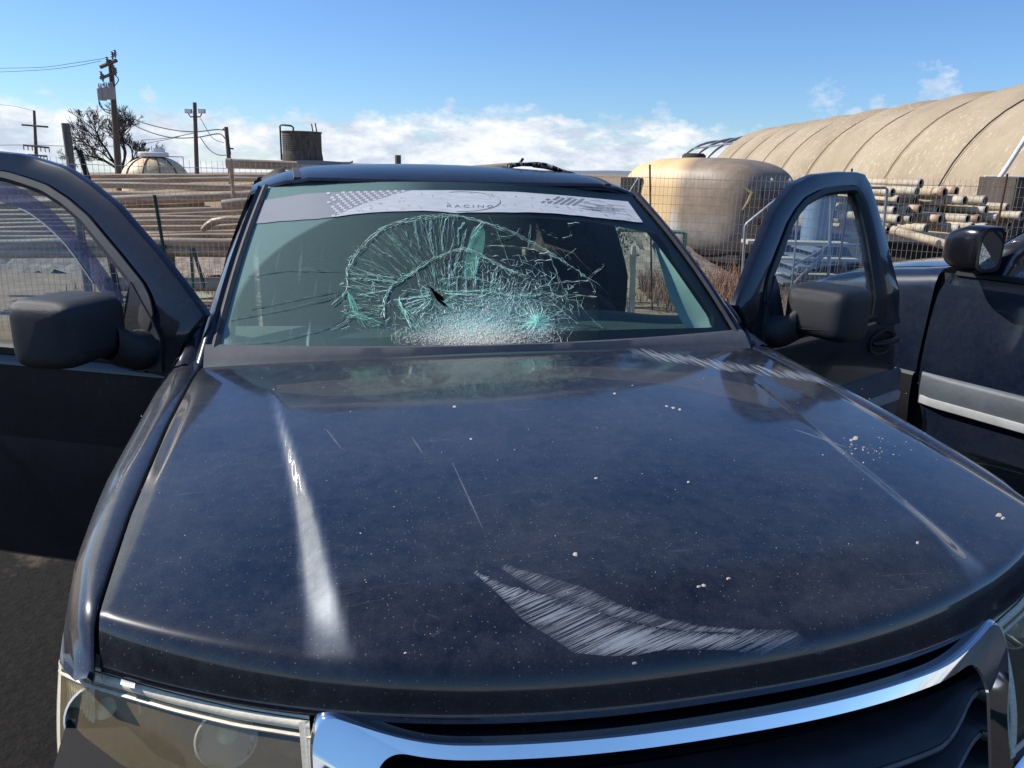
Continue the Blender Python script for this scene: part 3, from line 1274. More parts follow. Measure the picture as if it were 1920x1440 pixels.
def cline(mb, pts, wpx, jit=1.2, step=6.0, off=None, tilt=.0011):
    """jagged crack through picture-plane waypoints laid on the glass"""
    P = resample([(x, y, 0) for x, y in pts], max(3, int(sum(math.dist(pts[i], pts[i + 1]) for i in range(len(pts) - 1)) / step)))
    n_ = len(P)
    A, B = [], []
    off = off or rc.uniform(.0015, .0045)
    for i, p in enumerate(P):
        q = P[min(i + 1, n_ - 1)] - P[max(i - 1, 0)]
        q = q.normalized() if q.length > 0 else Vector((1, 0, 0))
        nx, ny = -q.y, q.x
        j = rc.uniform(-jit, jit) if 0 < i < n_ - 1 else 0
        wd = wpx * .72 * rc.uniform(.4, 1.4) * (1 if i < n_ - 1 else .3)
        A.append(ws_hit(p.x + nx * (j + wd / 2), p.y + ny * (j + wd / 2), off + abs(rc.gauss(0, tilt))))
        B.append(ws_hit(p.x + nx * (j - wd / 2), p.y + ny * (j - wd / 2), off))
    mb.grid([A, B])


def K(lst):
    return cvt(lst, 620, 390, 3.692)


outer = K([(110, 760), (80, 640), (95, 560), (100, 480), (120, 410), (180, 300), (280, 190), (400, 120), (550, 75), (750, 50), (880, 55), (1050, 95), (1200, 145), (1350, 215), (1500, 300), (1620, 380), (1760, 480), (1820, 570), (1822, 690)])
oc = [(p.x, p.y) for p in catmull([(x, y, 0) for x, y in outer], 6)]
for i in range(7):
    o1, o2 = rc.uniform(-2, 7), rc.uniform(-2, 8)
    a = int(rc.uniform(0, 20))
    b = len(oc) - int(rc.uniform(0, 12))
    ph_ = rc.uniform(0, 6)
    seg_ = oc[a:b] if i < 2 else oc[int(rc.uniform(0, 60)):][:int(rc.uniform(18, 50))]
    cline(cg if i % 3 else cp, [(x + o1 * .6 + 1.5 * math.sin(k_ * .3 + ph_), y + o2 * (.5 + .5 * math.sin(k_ * .13 + ph_))) for k_, (x, y) in enumerate(seg_)], 1.0, 1.6, 6)
inner = K([(380, 830), (360, 740), (370, 640), (430, 540), (520, 480), (650, 390), (780, 330), (920, 290), (1050, 340), (1200, 420), (1370, 490), (1450, 580)])
ic = [(p.x, p.y) for p in catmull([(x, y, 0) for x, y in inner], 6)]
for i in range(9):
    o1, o2 = rc.uniform(-3, 5), rc.uniform(-5, 6)
    ph_ = rc.uniform(0, 6)
    seg_ = ic[int(rc.uniform(0, 14)):] if i < 2 else ic[int(rc.uniform(0, 40)):][:int(rc.uniform(14, 34))]
    cline(cg if i % 2 else cp, [(x + o1 + 2 * math.sin(k_ * .35 + ph_), y + o2 * (.4 + .6 * math.sin(k_ * .2 + ph_))) for k_, (x, y) in enumerate(seg_)], 1.0, 1.8, 5)
# short spurs that leave the arcs
for arc in (oc, ic):
    for i in range(45):
        x, y = rc.choice(arc)
        x, y = x + rc.uniform(-4, 4), y + rc.uniform(-3, 5)
        an = rc.uniform(0, 2 * math.pi)
        ln = rc.uniform(2, 11)
        cline(rc.choice((cg, cp)), [(x, y), (x + ln * math.cos(an), y + ln * math.sin(an) * .8)], rc.uniform(.3, .8), .5, 4)
third = K([(560, 840), (500, 720), (470, 640), (520, 590)])
fourth = K([(780, 650), (860, 600), (1000, 575), (1120, 580), (1250, 610), (1370, 600), (1450, 600)])
fifth = K([(740, 500), (880, 480), (1010, 490), (1120, 520), (1200, 570)])
for q, n_ in ((third, 3), (fourth, 5), (fifth, 3)):
    for i in range(n_):
        o1, o2 = rc.uniform(-3, 3), rc.uniform(-4, 4)
        cline(cg, [(x + o1, y + o2) for x, y in q], 1.0, 2, 6)
for q in (K([(1060, 262), (1200, 262), (1400, 290), (1560, 350)]), K([(1050, 330), (1300, 460), (1420, 560), (1650, 760)]),
          K([(1450, 580), (1700, 650), (1800, 770), (1880, 840)]), K([(1480, 590), (1640, 700), (1750, 830)]), K([(1400, 640), (1560, 680), (1700, 800)]),
          K([(1780, 490), (1860, 540), (1920, 600)]), K([(1090, 60), (1150, 170), (1240, 410)]), K([(1400, 300), (1500, 500), (1520, 560)]),
          K([(1440, 545), (1600, 510), (1780, 505)]), K([(1500, 610), (1700, 605), (1830, 612)]), K([(1380, 120), (1360, 290)]),
          K([(1780, 490), (1890, 390)]), K([(1590, 360), (1700, 280)]), K([(1100, 240), (1280, 190), (1320, 130)]), K([(1640, 125), (1700, 100)]),
          K([(0, 670), (40, 640), (90, 590)]), K([(0, 840), (90, 800), (150, 740)]), K([(1640, 600), (1620, 700)]), K([(1700, 640), (1720, 760)]),
          K([(1500, 300), (1620, 600), (1640, 650)])):
    cline(cg, q, .8, 1.0, 7)
    if rc.random() < .5:
        cline(cp, [(x + 2, y + 2) for x, y in q], .5, 1.0, 7)
# long hair cracks across the left half
hair = MB()
for q in ([(463, 518), (540, 508), (640, 510)], [(470, 580), (560, 562), (640, 545)], [(430, 600), (540, 580), (620, 560), (643, 545)], [(600, 620), (640, 600), (655, 575)], [(420, 648), (520, 640), (600, 620)]):
    cline(hair, q, .7, .6, 9)
c0 = K([(740, 620)])[0]
c2 = K([(1430, 800)])[0]
# radials between the two arcs, upper left fan
for i in range(95):
    t_ = rc.random()
    k = int(t_ * (len(oc) * .62))
    ox, oy = oc[k]
    tk = min(len(ic) - 1, int((.1 + t_ * .55) * len(ic)))
    ix, iy = ic[tk]
    ix, iy = ix + rc.uniform(-6, 6), iy + rc.uniform(-6, 6)
    f0, f1 = (0, 1) if rc.random() < .72 else sorted((rc.random(), rc.random()))
    a = (ox + (ix - ox) * f0, oy + (iy - oy) * f0)
    b = (ox + (ix - ox) * f1, oy + (iy - oy) * f1)
    mid = ((a[0] + b[0]) / 2 + rc.uniform(-9, 9), (a[1] + b[1]) / 2 + rc.uniform(-9, 9))
    cline(rc.choice((cg, cg, cp)), [a, mid, b], rc.uniform(.35, .8), .9, 6)
# stout clusters
for q in ([(585, 90), (590, 180), (620, 290)], [(690, 90), (690, 200), (700, 290)], [(790, 80), (765, 200), (770, 300)], [(930, 110), (885, 160), (885, 260)], [(400, 190), (470, 260), (560, 340), (640, 400)],
          [(520, 160), (530, 210)], [(280, 250), (340, 300), (420, 340)], [(930, 180), (900, 300), (840, 480)], [(700, 400), (720, 490)], [(820, 390), (820, 560)], [(870, 500), (870, 600)], [(930, 450), (935, 600)],
          [(1000, 480), (1000, 560)], [(130, 460), (300, 470), (440, 490)], [(150, 490), (300, 500), (460, 520)], [(190, 610), (300, 590), (390, 580)], [(290, 500), (300, 610)]):
    q = K(q)
    for i in range(3):
        o1, o2 = rc.uniform(-2, 2), rc.uniform(-1, 1)
        cline(rc.choice((cp, cg)), [(x + o1, y + o2) for x, y in q], .9, 1.6, 4)
# fine cracks falling from the inner arc into the crushed zone
for i in range(70):
    x0 = rc.uniform(500, 1380)
    k = min(range(len(ic)), key=lambda j: abs(ic[j][0] - K([(x0, 0)])[0][0]) + (200 if j < len(ic) * .3 else 0))
    sx_, sy_ = ic[k]
    an = (sx_ - c0[0]) / 90
    ln = rc.uniform(15, 70)
    st = rc.uniform(0, 25)
    a = (sx_ + an * st * .3, sy_ + st)
    b = (a[0] + (c0[0] + 60 - a[0]) * .15 + rc.uniform(-6, 6), a[1] + ln)
    cline(rc.choice((cg, cp, cp)), [a, ((a[0] + b[0]) / 2 + rc.uniform(-4, 4), (a[1] + b[1]) / 2), b], rc.uniform(.3, .9), 1.6, 4)
for i in range(60):
    a = K([(rc.uniform(1050, 1750), rc.uniform(100, 800))])[0]
    an = rc.choice((rc.gauss(.6, .25), rc.gauss(2.6, .3), rc.gauss(1.4, .2)))
    ln = rc.uniform(8, 40)
    cline(rc.choice((cg, cp, cg)), [a, (a[0] + ln * math.cos(an), a[1] + ln * .8 * math.sin(an))], rc.uniform(.25, .5), 1.2, 5)
# lower-left basket
for i in range(18):
    a = rc.random()
    s0 = K([(95 + 60 * a, 560 + 60 * a)])[0]
    e0 = K([(150 + 230 * a, 800 + 40 * math.sin(a * 3))])[0]
    mid = K([(115 + 80 * a + rc.uniform(-10, 10), 680 + 60 * a)])[0]
    cline(cg, [s0, mid, e0], rc.uniform(.5, 1.2), 1.5, 6)
    s0 = K([(400 + 150 * a, 640 + 30 * rc.random())])[0]
    e0 = K([(560 + 190 * a, 860 + 20 * rc.random())])[0]
    cline(cg if i % 2 else cp, [s0, e0], rc.uniform(.5, 1.0), 1.5, 6)
for i in range(34):
    a = K([(rc.uniform(120, 420), rc.uniform(560, 860))])[0]
    an = rc.uniform(0, math.pi)
    ln = rc.uniform(6, 22)
    cline(rc.choice((cg, cp)), [a, (a[0] + ln * math.cos(an), a[1] + ln * math.sin(an) * .6)], .7, 1, 5)
# dense web around the low impact: a net of irregular cells, finer towards the foot
from mathutils.geometry import delaunay_2d_cdt
pts = []
cells = {}


def dens(x, y):
    return max(gauss(x - 1010, 340) * gauss(y - 830, 150), gauss(x - 1430, 120) * gauss(y - 810, 110), gauss(x - 1150, 340) * gauss(y - 640, 110) * .5,
               gauss(x - 800, 300) * gauss(y - 900, 50) * .8, .035 * gauss(x - 1150, 620) * gauss(y - 560, 330))


tries = 0
while tries < 60000:
    tries += 1
    x, y = rc.uniform(420, 1860), rc.uniform(250, 960)
    d = dens(x, y)
    if d < .02:
        continue
    p = K([(x, y)])[0]
    rmin = 1.9 + 7.5 * (1 - min(1, d * 1.25)) ** 1.6
    key = (int(p[0] / 10), int(p[1] / 10))
    ok = True
    for dx_ in (-1, 0, 1):
        for dy_ in (-1, 0, 1):
            for q in cells.get((key[0] + dx_, key[1] + dy_), ()):
                if (p[0] - q[0]) ** 2 + ((p[1] - q[1]) * 1.25) ** 2 < rmin * rmin:
                    ok = False
    if ok:
        cells.setdefault(key, []).append(p)
        pts.append(p)
print('web points', len(pts))
tri = delaunay_2d_cdt([Vector(p) for p in pts], [], [], 0, 1e-5)
for i, j in tri[1]:
    p, q = tri[0][i], tri[0][j]
    L_ = (p - q).length
    if L_ > 15:
        continue
    mx_, my_ = (p.x + q.x) / 2, (p.y + q.y) / 2
    kx, ky = (mx_ - 620) * 3.692, (my_ - 390) * 3.692
    d = dens(kx, ky)
    # keep the edges that follow rings or rays round the impact, drop many others
    if rc.random() > (.38 + .5 * d):
        continue
    low_ = (my_ - 552) / 90
    mb_ = cdst if rc.random() < max(0, low_ - .40) * 1.5 else (cp if rc.random() < .25 + .5 * d else cg)
    cline(mb_, [tuple(p), tuple(q)], rc.choice((.35, .5, .6, .8, 1.1)) * (.7 + .7 * d), 0, 30, .002, .0006)
# radial burst at the second impact
for i in range(150):
    an = rc.uniform(0, 2 * math.pi)
    ln = abs(rc.gauss(0, 26)) + 8
    st = rc.uniform(1, 7)
    a = (c2[0] + st * math.cos(an), c2[1] + st * math.sin(an) * .8)
    b = (c2[0] + ln * math.cos(an), c2[1] + ln * math.sin(an) * .75)
    cline(cg if rc.random() < .7 else cp, [a, b], rc.uniform(.4, .9), .8, 5)
for i in range(80):
    an = rc.uniform(0, 2 * math.pi)
    ln = rc.uniform(20, 75)
    a = (c0[0] + rc.uniform(10, 30) * math.cos(an), c0[1] + 14 * math.sin(an))
    b = (c0[0] + 20 + ln * 1.4 * math.cos(an), c0[1] + 10 + ln * .6 * math.sin(an))
    cline(rc.choice((cg, cp)), [a, ((a[0] + b[0]) / 2 + rc.uniform(-3, 3), (a[1] + b[1]) / 2), b], rc.uniform(.35, .8), 1.2, 5)
# crushed glass along the foot
for i in range(1300):
    x = rc.gauss(925, 66)
    y = 645 - abs(rc.gauss(0, 17))
    if not 735 < x < 1055:
        continue
    an = rc.uniform(0, math.pi)
    ln = rc.uniform(.8, 3.4)
    cline(rc.choice((cdst, cdst, cp)) if y > 612 else rc.choice((cp, cg, cdst)), [(x, y), (x + ln * math.cos(an), y + ln * .6 * math.sin(an))], rc.uniform(.4, 1.5), .2, 3)
# powdered glass haze under the net
t = NT('powdered_glass')
tr_ = t.n('ShaderNodeBsdfTransparent')
tcu = t.n('ShaderNodeTexCoord')
spu = t.n('ShaderNodeSeparateXYZ')
t.l(tcu.outputs['UV'], spu.inputs[0])
f_ = t.math('MULTIPLY', t.math('SUBTRACT', t.noise(260, 5, .75), .36), 4.5, True)
f_ = t.math('MULTIPLY', f_, spu.outputs[0])
mxx = t.n('ShaderNodeMixShader')
t.l(f_, mxx.inputs[0])
t.l(tr_.outputs[0], mxx.inputs[1])
t.l(t.bsdf(t.mix(spu.outputs[1], (.62, .92, .84), (.97, .93, .82)), .5), mxx.inputs[2])
M['powder'] = t.done(mxx.outputs[0])
mb = MB()
rows, uvp = [], []
for j in range(31):
    row = []
    for i in range(91):
        x, y = 420 + 1440 * i / 90, 330 + 640 * j / 30
        px, py = K([(x, y)])[0]
        row.append(ws_hit(px, py, .0012))
        d = max(gauss(x - 1000, 300) * gauss(y - 870, 120) * 1.15, gauss(x - 1435, 75) * gauss(y - 805, 75) * .9, gauss(x - 1150, 380) * gauss(y - 740, 150) * .42)
        uvp.append((d if 0 < i < 90 and 0 < j else 0, min(1, max(0, (y - 800) / 110))))
    rows.append(row)
mb.grid(rows)
mb.build('powdered_glass', M['powder'], ws, uv=uvp)
cg.build('crack', M['crackgreen'], ws, smooth=False)
cp.build('crack', M['crackpale'], ws, smooth=False)
cdst.build('crushed_glass', M['crackdust'], ws, smooth=False)
hair.build('crack', simple('hair_crack', (.16, .24, .24), .4), ws, smooth=False)
# pale teal patch on the glass below the sunstrip
mb = MB()
sl = [(889, 424), (882, 440), (877, 460), (872, 485), (869, 505), (872, 522)]
sr = [(903, 422), (910, 432), (909, 455), (904, 480), (898, 500), (888, 520)]
mb.grid([[ws_hit(a.x + (b.x - a.x) * k / 4, a.y + (b.y - a.y) * k / 4, -.002) for a, b in zip(resample([(x, y, 0) for x, y in sl], 16), resample([(x, y, 0) for x, y in sr], 16))] for k in range(5)])
mb.build('pale_patch', translucent('teal_patch', (.36, .66, .55), .75), ws, smooth=False)
# torn hole
mb = MB()
hole = K([(672, 548), (700, 560), (730, 590), (775, 622), (780, 640), (760, 650), (790, 665), (808, 695), (780, 680), (735, 650), (715, 610), (695, 575)])
mb.add([ws_hit(x, y, .005) for x, y in hole], [tuple(range(len(hole)))])
mb.build('torn_hole', simple('hole_black', (.002, .002, .002), 1, spec=0), ws, smooth=False)

# ------------------------------------------------ cowl
mb = MB()
rows = []
for i in range(61):
    u = -1 + 2 * i / 60
    X = u * .805
    yr = hood_rear(X)
    a = Vector((X, yr - .02, hood_z(X, yr) - .03))
    b = Vector((X, yr + .008, hood_z(X, yr) - .016))
    g_ = W(max(-1, min(1, X / .778)), .055, .004)
    g_.x = X
    c1 = b.lerp(g_, .35) + Vector((0, 0, .006))
    c2_ = b.lerp(g_, .75) + Vector((0, 0, .008 + .0015 * noise.noise(Vector((X * 9, 0, 0)))))
    rows.append([a, b, c1, c2_, g_, g_ + Vector((0, .02, -.03))])
mb.grid(rows)
cowl = mb.build('cowl', simple('faded_cowl_plastic', (.085, .09, .10), .65, 0, .2, 30, .06), suv)

# ------------------------------------------------ roof
def roof_z(X, Y):
    a = abs(X)
    crown = 1.682 - .020 * (a / .55) ** 2
    if a > .52:
        crown -= .62 * (a - .52) ** 1.55
    f = sstep(2.02, 2.75, Y + .02)
    base = 1.617 + (crown - 1.617) * 1
    drop = .064 * math.exp(-max(0, Y - 2.02) / .17) * (1 - .35 * (a / .7) ** 2)
    return crown - drop


def roof_front(X):
    u = min(1, abs(X) / .70)
    return W(u, 1).y + .012 + .0 * u


mb = MB()
rows = []
for j in range(60):
    v = j / 59
    row = []
    for i in range(61):
        u = -1 + 2 * i / 60
        X = u * (.712 + .012 * sstep(0, .3, v))
        Y = roof_front(X) + (4.4 - roof_front(X)) * v ** 1.5
        z = roof_z(X, Y)
        # drip grooves
        gx = abs(abs(X) - interp(Y, (2.0, 2.6), (.555, .58)))
        z -= .008 * math.exp(-(gx / .014) ** 2)
        row.append(Vector((X, Y, z)))
    rows.append(row)
front = [Vector((p.x, p.y - .012, p.z - .010)) for p in rows[0]]
front2 = [Vector((p.x * .99, p.y - .004, p.z - .022)) for p in rows[0]]
side = lambda k: [r_[k] for r_ in rows]
mb.grid([front2, front] + rows)
for k in (0, -1):
    sg = -1 if k == 0 else 1
    e0 = side(k)
    mb.grid([e0, [p + Vector((sg * .012, 0, -.03)) for p in e0], [p + Vector((sg * .02, 0, -.07)) for p in e0], [p + Vector((-sg * .03, 0, -.075)) for p in e0]])
roof = mb.build('roof', M['paint_roof'], suv, angle=50)
for s_ in (-1, 1):
    mb = MB()
    rows = []
    for k in range(30):
        Y = 2.075 + 2.2 * (k / 29) ** 1.4
        x = interp(Y, (2.0, 2.6), (.555, .58))
        rows.append([Vector((s_ * (x + d), max(Y, roof_front(x) - .004), roof_z(x, Y) + h)) for d, h in ((-.014, -.006), (-.011, .002), (.011, .002), (.014, -.006))])
    mb.grid(rows)
    mb.add(rows[0], [(0, 1, 2, 3)])
    mb.build('roof_moulding', M['rubber'], roof)
mb = MB()
mb.grid([[Vector((x * .69, roof_front(x * .69) - .014 + k * .006, roof_z(x * .69, roof_front(x * .69)) - .022 + k * .008)) for x in [-1 + i / 20 for i in range(41)]] for k in range(2)])
mb.build('roof_seal', M['rubber'], roof)
# headliner keeps the cabin dark
mb = MB()
mb.grid([[Vector((x * .66, y, roof_z(x * .66, y) - .045)) for x in (-1, -.5, 0, .5, 1)] for y in (2.12, 2.4, 2.8, 3.4, 4.3)])
mb.build('headliner', M['seat'], suv)

# ------------------------------------------------ body behind the doors
HNG = (.90, 1.52)
TH = R(64)


def inset(z):
    return .19 * max(0, min(1, (z - 1.2) / .46)) ** 1.2


for s_ in (-1, 1):
    mb = MB()
    # B pillar
    rows = []
    for z in [.40 + i * .08 for i in range(16)]:
        x = .90 - inset(z)
        y = 2.66 - .02 * (z - .4)
        rows.append([Vector((s_ * x, y, z)), Vector((s_ * x, y + .13, z)), Vector((s_ * (x - .10), y + .12, z)), Vector((s_ * (x - .10), y + .01, z))])
    mb.grid(rows, closed=True)
    mb.build('b_pillar', M['paint_door'], suv)
    # rear flank
    mb = MB()
    rows = []
    for Y in [2.80 + i * .1 for i in range(19)]:
        row = []
        for z in (.42, .6, .8, 1.0, 1.10, 1.16):
            zl = z
            dd = abs(Y - 3.75)
            if dd < .42 and z < .36 + math.sqrt(.42 ** 2 - dd ** 2):
                zl = .36 + math.sqrt(.42 ** 2 - dd ** 2)
            row.append(Vector((s_ * (.905 + .012 * math.sin((z - .4) * 3)), Y, max(z, zl))))
        rows.append(row)
    mb.grid(rows)
    # lower sill
    mb.grid([[Vector((s_ * x, Y, z)) for x, z in ((.90, .42), (.905, .36), (.85, .30), (.70, .30), (.70, .42))] for Y in (1.30, 1.6, 2.2, 2.8, 3.3)])
    mb.build('body_side', M['paint_door'], suv)
    mb = MB()
    mb.grid([[Vector((s_ * (.905 - inset(z)), Y, z)) for z in (1.16, 1.3, 1.45, 1.61)] for Y in (2.80, 3.4, 4.0, 4.5)])
    mb.build('rear_side_window', simple('dark_side_glass', (.006, .008, .010), .06, 0, .1, 4), suv, solid=.006)
mb = MB()
mb.grid([[Vector((x * (.90 - inset(z)), 4.62 - .25 * max(0, z - 1.1), z)) for x in (-1, -.5, 0, .5, 1)] for z in (.40, .8, 1.10, 1.3, 1.5, 1.63)])
mb.grid([[Vector((x * .9, y, .40)) for x in (-1, 0, 1)] for y in (1.4, 2.5, 4.62)])
mb.grid([[Vector((x * .84, 1.50 - .0, z)) for x in (-1, 0, 1)] for z in (.40, .8, 1.10)])
mb.build('body_shell', M['seat'], suv)
# black weather shield at the rear door on the left
mb = MB()
vo = [(472, 392), (473, 366), (480, 346), (494, 330), (514, 318), (532, 313)]
vi = [(486, 392), (487, 368), (494, 352), (505, 340), (520, 330), (536, 322)]
mb.grid([[ad(a[0] + (b[0] - a[0]) * k / 3, a[1] + (b[1] - a[1]) * k / 3, 3.35 - .03 * k) for k in range(4)] for a, b in zip(vo, vi)])
mb.build('window_visor', simple('visor_black', (.004, .004, .005), .7), suv, solid=.012)

# ------------------------------------------------ cabin
mb = MB()
rows = []
for j in range(13):
    v = j / 12
    rows.append([])
    for i in range(41):
        X = -.80 + 1.6 * i / 40
        Y = 1.36 + .06 * (X / .8) ** 2 + v * .52
        z = 1.125 + .045 * math.sin(min(1, v * 1.3) * math.pi / 2) + .035 * gauss(X - .40, .22) * sstep(.35, .75, v) - .25 * max(0, v - .82) / .18
        rows[-1].append(Vector((X, Y, z)))
mb.grid(rows)
mb.build('dashboard', M['dash'], suv, angle=60)
for sx in (-.40, .34):
    mb = MB()

    def pad(c, d, M_=None, n=3.2):
        rows = []
        for a in range(13):
            th_ = -math.pi / 2 + math.pi * a / 12
            row = []
            for b in range(24):
                ph = 2 * math.pi * b / 24
                f = lambda q: math.copysign(abs(q) ** (2 / n), q)
                v_ = Vector((d[0] / 2 * f(math.cos(th_)) * f(math.cos(ph)), d[1] / 2 * f(math.cos(th_)) * f(math.sin(ph)), d[2] / 2 * f(math.sin(th_))))
                if M_:
                    v_ = M_ @ v_
                row.append(Vector(c) + v_)
            rows.append(row)
        mb.grid(rows, closed=True)
    rx = Matrix.Rotation(R(-14), 3, 'X')
    pad((sx, 2.42, .68), (.52, .50, .16))
    pad((sx, 2.66, 1.00), (.46, .13, .60), rx)
    st_ = mb.build('seat', M['seat'], suv)
    mb = MB()
    pad((sx, 2.75, 1.40), (.27, .10, .18), rx)
    mb.build('headrest', M['seat'], st_)
mb = MB()
ring = [Vector((.42 + .185 * math.cos(a), 2.02 - .06 + .07 * math.sin(a), 1.07 + .165 * math.sin(a))) for a in [2 * math.pi * k / 32 for k in range(33)]]
mb.tube(ring, .014, 8, False)
mb.tube([(.25, 1.96, 1.07), (.42, 1.94, 1.06), (.59, 1.96, 1.07)], .018, 8)
mb.tube([(.42, 1.94, 1.06), (.42, 1.80, 1.03)], .04, 10)
mb.build('steering_wheel', M['black'], suv)

# ------------------------------------------------ doors
O_prof = [(0, 1.08), (-.02, 1.15), (-.055, 1.21), (-.10, 1.262), (-.01, 1.345), (.078, 1.42), (.236, 1.54), (.335, 1.595), (.433, 1.64), (.594, 1.676), (.78, 1.689), (.924, 1.69), (.995, 1.683), (1.03, 1.655), (1.035, 1.58), (1.03, 1.45), (1.035, 1.32), (1.055, 1.20), (1.08, 1.08)]
I_prof = [(.136, 1.10), (.136, 1.20), (.144, 1.300), (.165, 1.335), (.262, 1.415), (.354, 1.488), (.425, 1.530), (.499, 1.562), (.57, 1.58), (.64, 1.594), (.76, 1.603), (.865, 1.608), (.888, 1.60), (.893, 1.57), (.894, 1.519), (.885, 1.431), (.866, 1.33), (.856, 1.199), (.853, 1.10)]


def make_door(side):
    dx = Vector((side * math.sin(TH), math.cos(TH), 0))
    nx = Vector((side * math.cos(TH), -math.sin(TH), 0))

    def P(s, z, o=0.0):
        """s along the door from the hinge, o outwards"""
        return Vector((side * HNG[0], HNG[1], 0)) + dx * s + nx * (o - inset(z) + .010 * math.sin(max(0, min(1, (z - .42) / .75)) * math.pi) * 1.2) + Vector((0, 0, z))
    mb = MB()
    n = 90
    Oc = resample([(s, z, 0) for s, z in O_prof], n)
    Ic = resample([(s, z, 0) for s, z in I_prof], n)
    # align the samples by hand along the outline: parameters at shared corners
    rows = []
    for t_, o in ((0, -.028), (0, -.010), (.035, -.002), (.10, 0), (.50, 0), (.62, -.002), (.66, -.010), (.70, -.011), (.72, -.002), (.93, -.006), (1, -.018), (1, -.045)):
        rows.append([P(a.x + (b.x - a.x) * t_, a.y + (b.y - a.y) * t_, o) for a, b in zip(Oc, Ic)])
    mb.grid(rows)
    mb.grid([rows[0], rows[-1]])
    # lower skin
    zs = [.44, .46, .50, .58, .66, .74, .80, .86, .94, 1.02, 1.06, 1.08]
    ss = [0, .008, .03] + [.03 + 1.04 * i / 20 for i in range(1, 21)]
    sk = []
    for z in zs:
        row = []
        rear = interp(z, (.44, .55, .85, 1.08), (1.02, 1.11, 1.135, 1.08))
        for s_ in ss:
            q = s_ / 1.07 * rear
            o = 0
            if s_ == 0 or s_ >= 1.0699:
                o = -.02
            if z == .44:
                o -= .02
            # crease below the belt
            o += .006 * math.exp(-((z - .98) / .03) ** 2)
            row.append(P(q, z, o))
        sk.append(row)
    mb.grid(sk)
    back = [[P(s_ * .99 + .004, z, -.13 if z < 1.0 else -.06) for s_ in (0, .3, .7, 1.04)] for z in (.46, .7, 1.0, 1.08)]
    mb.grid(back)
    mb.grid([[r_[0] for r_ in sk], [P(.004, z, -.13) for z in zs]])
    mb.grid([[r_[-1] for r_ in sk], [P(interp(z, (.44, .55, .85, 1.08), (1.02, 1.11, 1.135, 1.08)) - .01, z, -.13) for z in zs]])
    mb.grid([sk[0], [P(s_ * .95, .45, -.13) for s_ in ss]])
    # belt panel between the skin and the glass
    mb.grid([[P(.0 + 1.08 * k / 20, z, o) for k in range(21)] for z, o in ((1.08, 0), (1.10, -.003), (1.115, -.012), (1.118, -.05))])
    d = mb.build('door', M['paint_door'], suv, angle=28)
    # glass
    mb = MB()
    rows = []
    f_z = [p[1] for p in I_prof[:12]]
    f_s = [p[0] for p in I_prof[:12]]
    r_z = [p[1] for p in I_prof[11:]][::-1]
    r_s = [p[0] for p in I_prof[11:]][::-1]
    for k in range(24):
        z = 1.10 + .505 * k / 23
        a, b = interp(z, f_z, f_s) - .01, interp(z, r_z, r_s) + .012
        rows.append([P(a + (b - a) * q / 14, z, -.030) for q in range(15)])
    mb.grid(rows)
    g = mb.build('window', M['glass_left'] if side < 0 else M['glass_right'], d)
    # rubber channel
    mb = MB()
    I2 = [(a + (b - a) * 0, 0) for a, b in ((0, 0),)]
    mid = [Vector((b.x + (a.x - b.x) * .34, b.y + (a.y - b.y) * .34, 0)) for a, b in zip(Oc, Ic)]
    r1 = [P(q.x, q.y, -.0005) for q in mid]
    r1b = [P(q.x, q.y, .0055) for q in mid]
    r2 = [P(b.x + (q.x - b.x) * .45, b.y + (q.y - b.y) * .45, .004) for q, b in zip(mid, Ic)]
    r3 = [P(b.x, b.y, -.012) for b in Ic]
    r4 = [P(b.x, b.y, -.034) for b in Ic]
    mb.grid([r1, r1b, r2, r3, r4])
    mb.build('window_channel', M['rubber'] if side < 0 else M['black'], d)
    mb = MB()
    mb.grid([[P(.13 + .74 * k / 10, z, o) for k in range(11)] for z, o in ((1.112, .001), (1.132, .003), (1.138, -.012), (1.13, -.03))])
    mb.build('belt_seal', M['black'], d)
    # sail panel at the mirror foot
    mb = MB()
    sail = [(.032, 1.10), (.030, 1.19), (.060, 1.245), (.140, 1.338), (.147, 1.30), (.15, 1.20), (.155, 1.10)]
    f_ = [P(s, z, .008) for s, z in sail]
    bk = [P(s, z, -.02) for s, z in sail]
    mb.add(f_, [tuple(range(len(f_)))])
    mb.grid([f_ + [f_[0]], bk + [bk[0]]])
    mb.build('mirror_sail', M['sail'], d, smooth=False)
    # mirror shell: rounded box in (s, o, z)
    mb = MB()
    s0, s1, o0, o1, z0, z1 = .104, .298, .012, .243, 1.150, 1.322
    cs, co, cz_ = (s0 + s1) / 2, (o0 + o1) / 2, (z0 + z1) / 2
    hs, ho, hz = (s1 - s0) / 2, (o1 - o0) / 2, (z1 - z0) / 2
    rows = []
    for a in range(25):
        th_ = -math.pi / 2 + math.pi * a / 24
        row = []
        for b in range(48):
            ph = 2 * math.pi * b / 48
            f = lambda q, e: math.copysign(abs(q) ** e, q)
            x = f(math.cos(th_), .30) * f(math.cos(ph), .38)
            y = f(math.cos(th_), .30) * f(math.sin(ph), .34)
            z = f(math.sin(th_), .38)
            # front of the shell is narrower and rounder, the rear is cut flat for the glass
            if x < 0:
                y *= 1 - .10 * abs(x) ** 2
                z *= 1 - .12 * abs(x) ** 2
            else:
                x = min(x, .93)
            zz = cz_ + z * hz * (1 + .05 * y) - .004 * y
            row.append(P(cs + x * hs, zz, 0) + nx * (co + y * ho + inset(zz)))
        rows.append(row)
    mb.grid(rows, closed=True)
    mir = mb.build('mirror', M['mirror_plastic'], d, angle=60)
    mb = MB()
    sm_ = []
    zz = z0 + .034
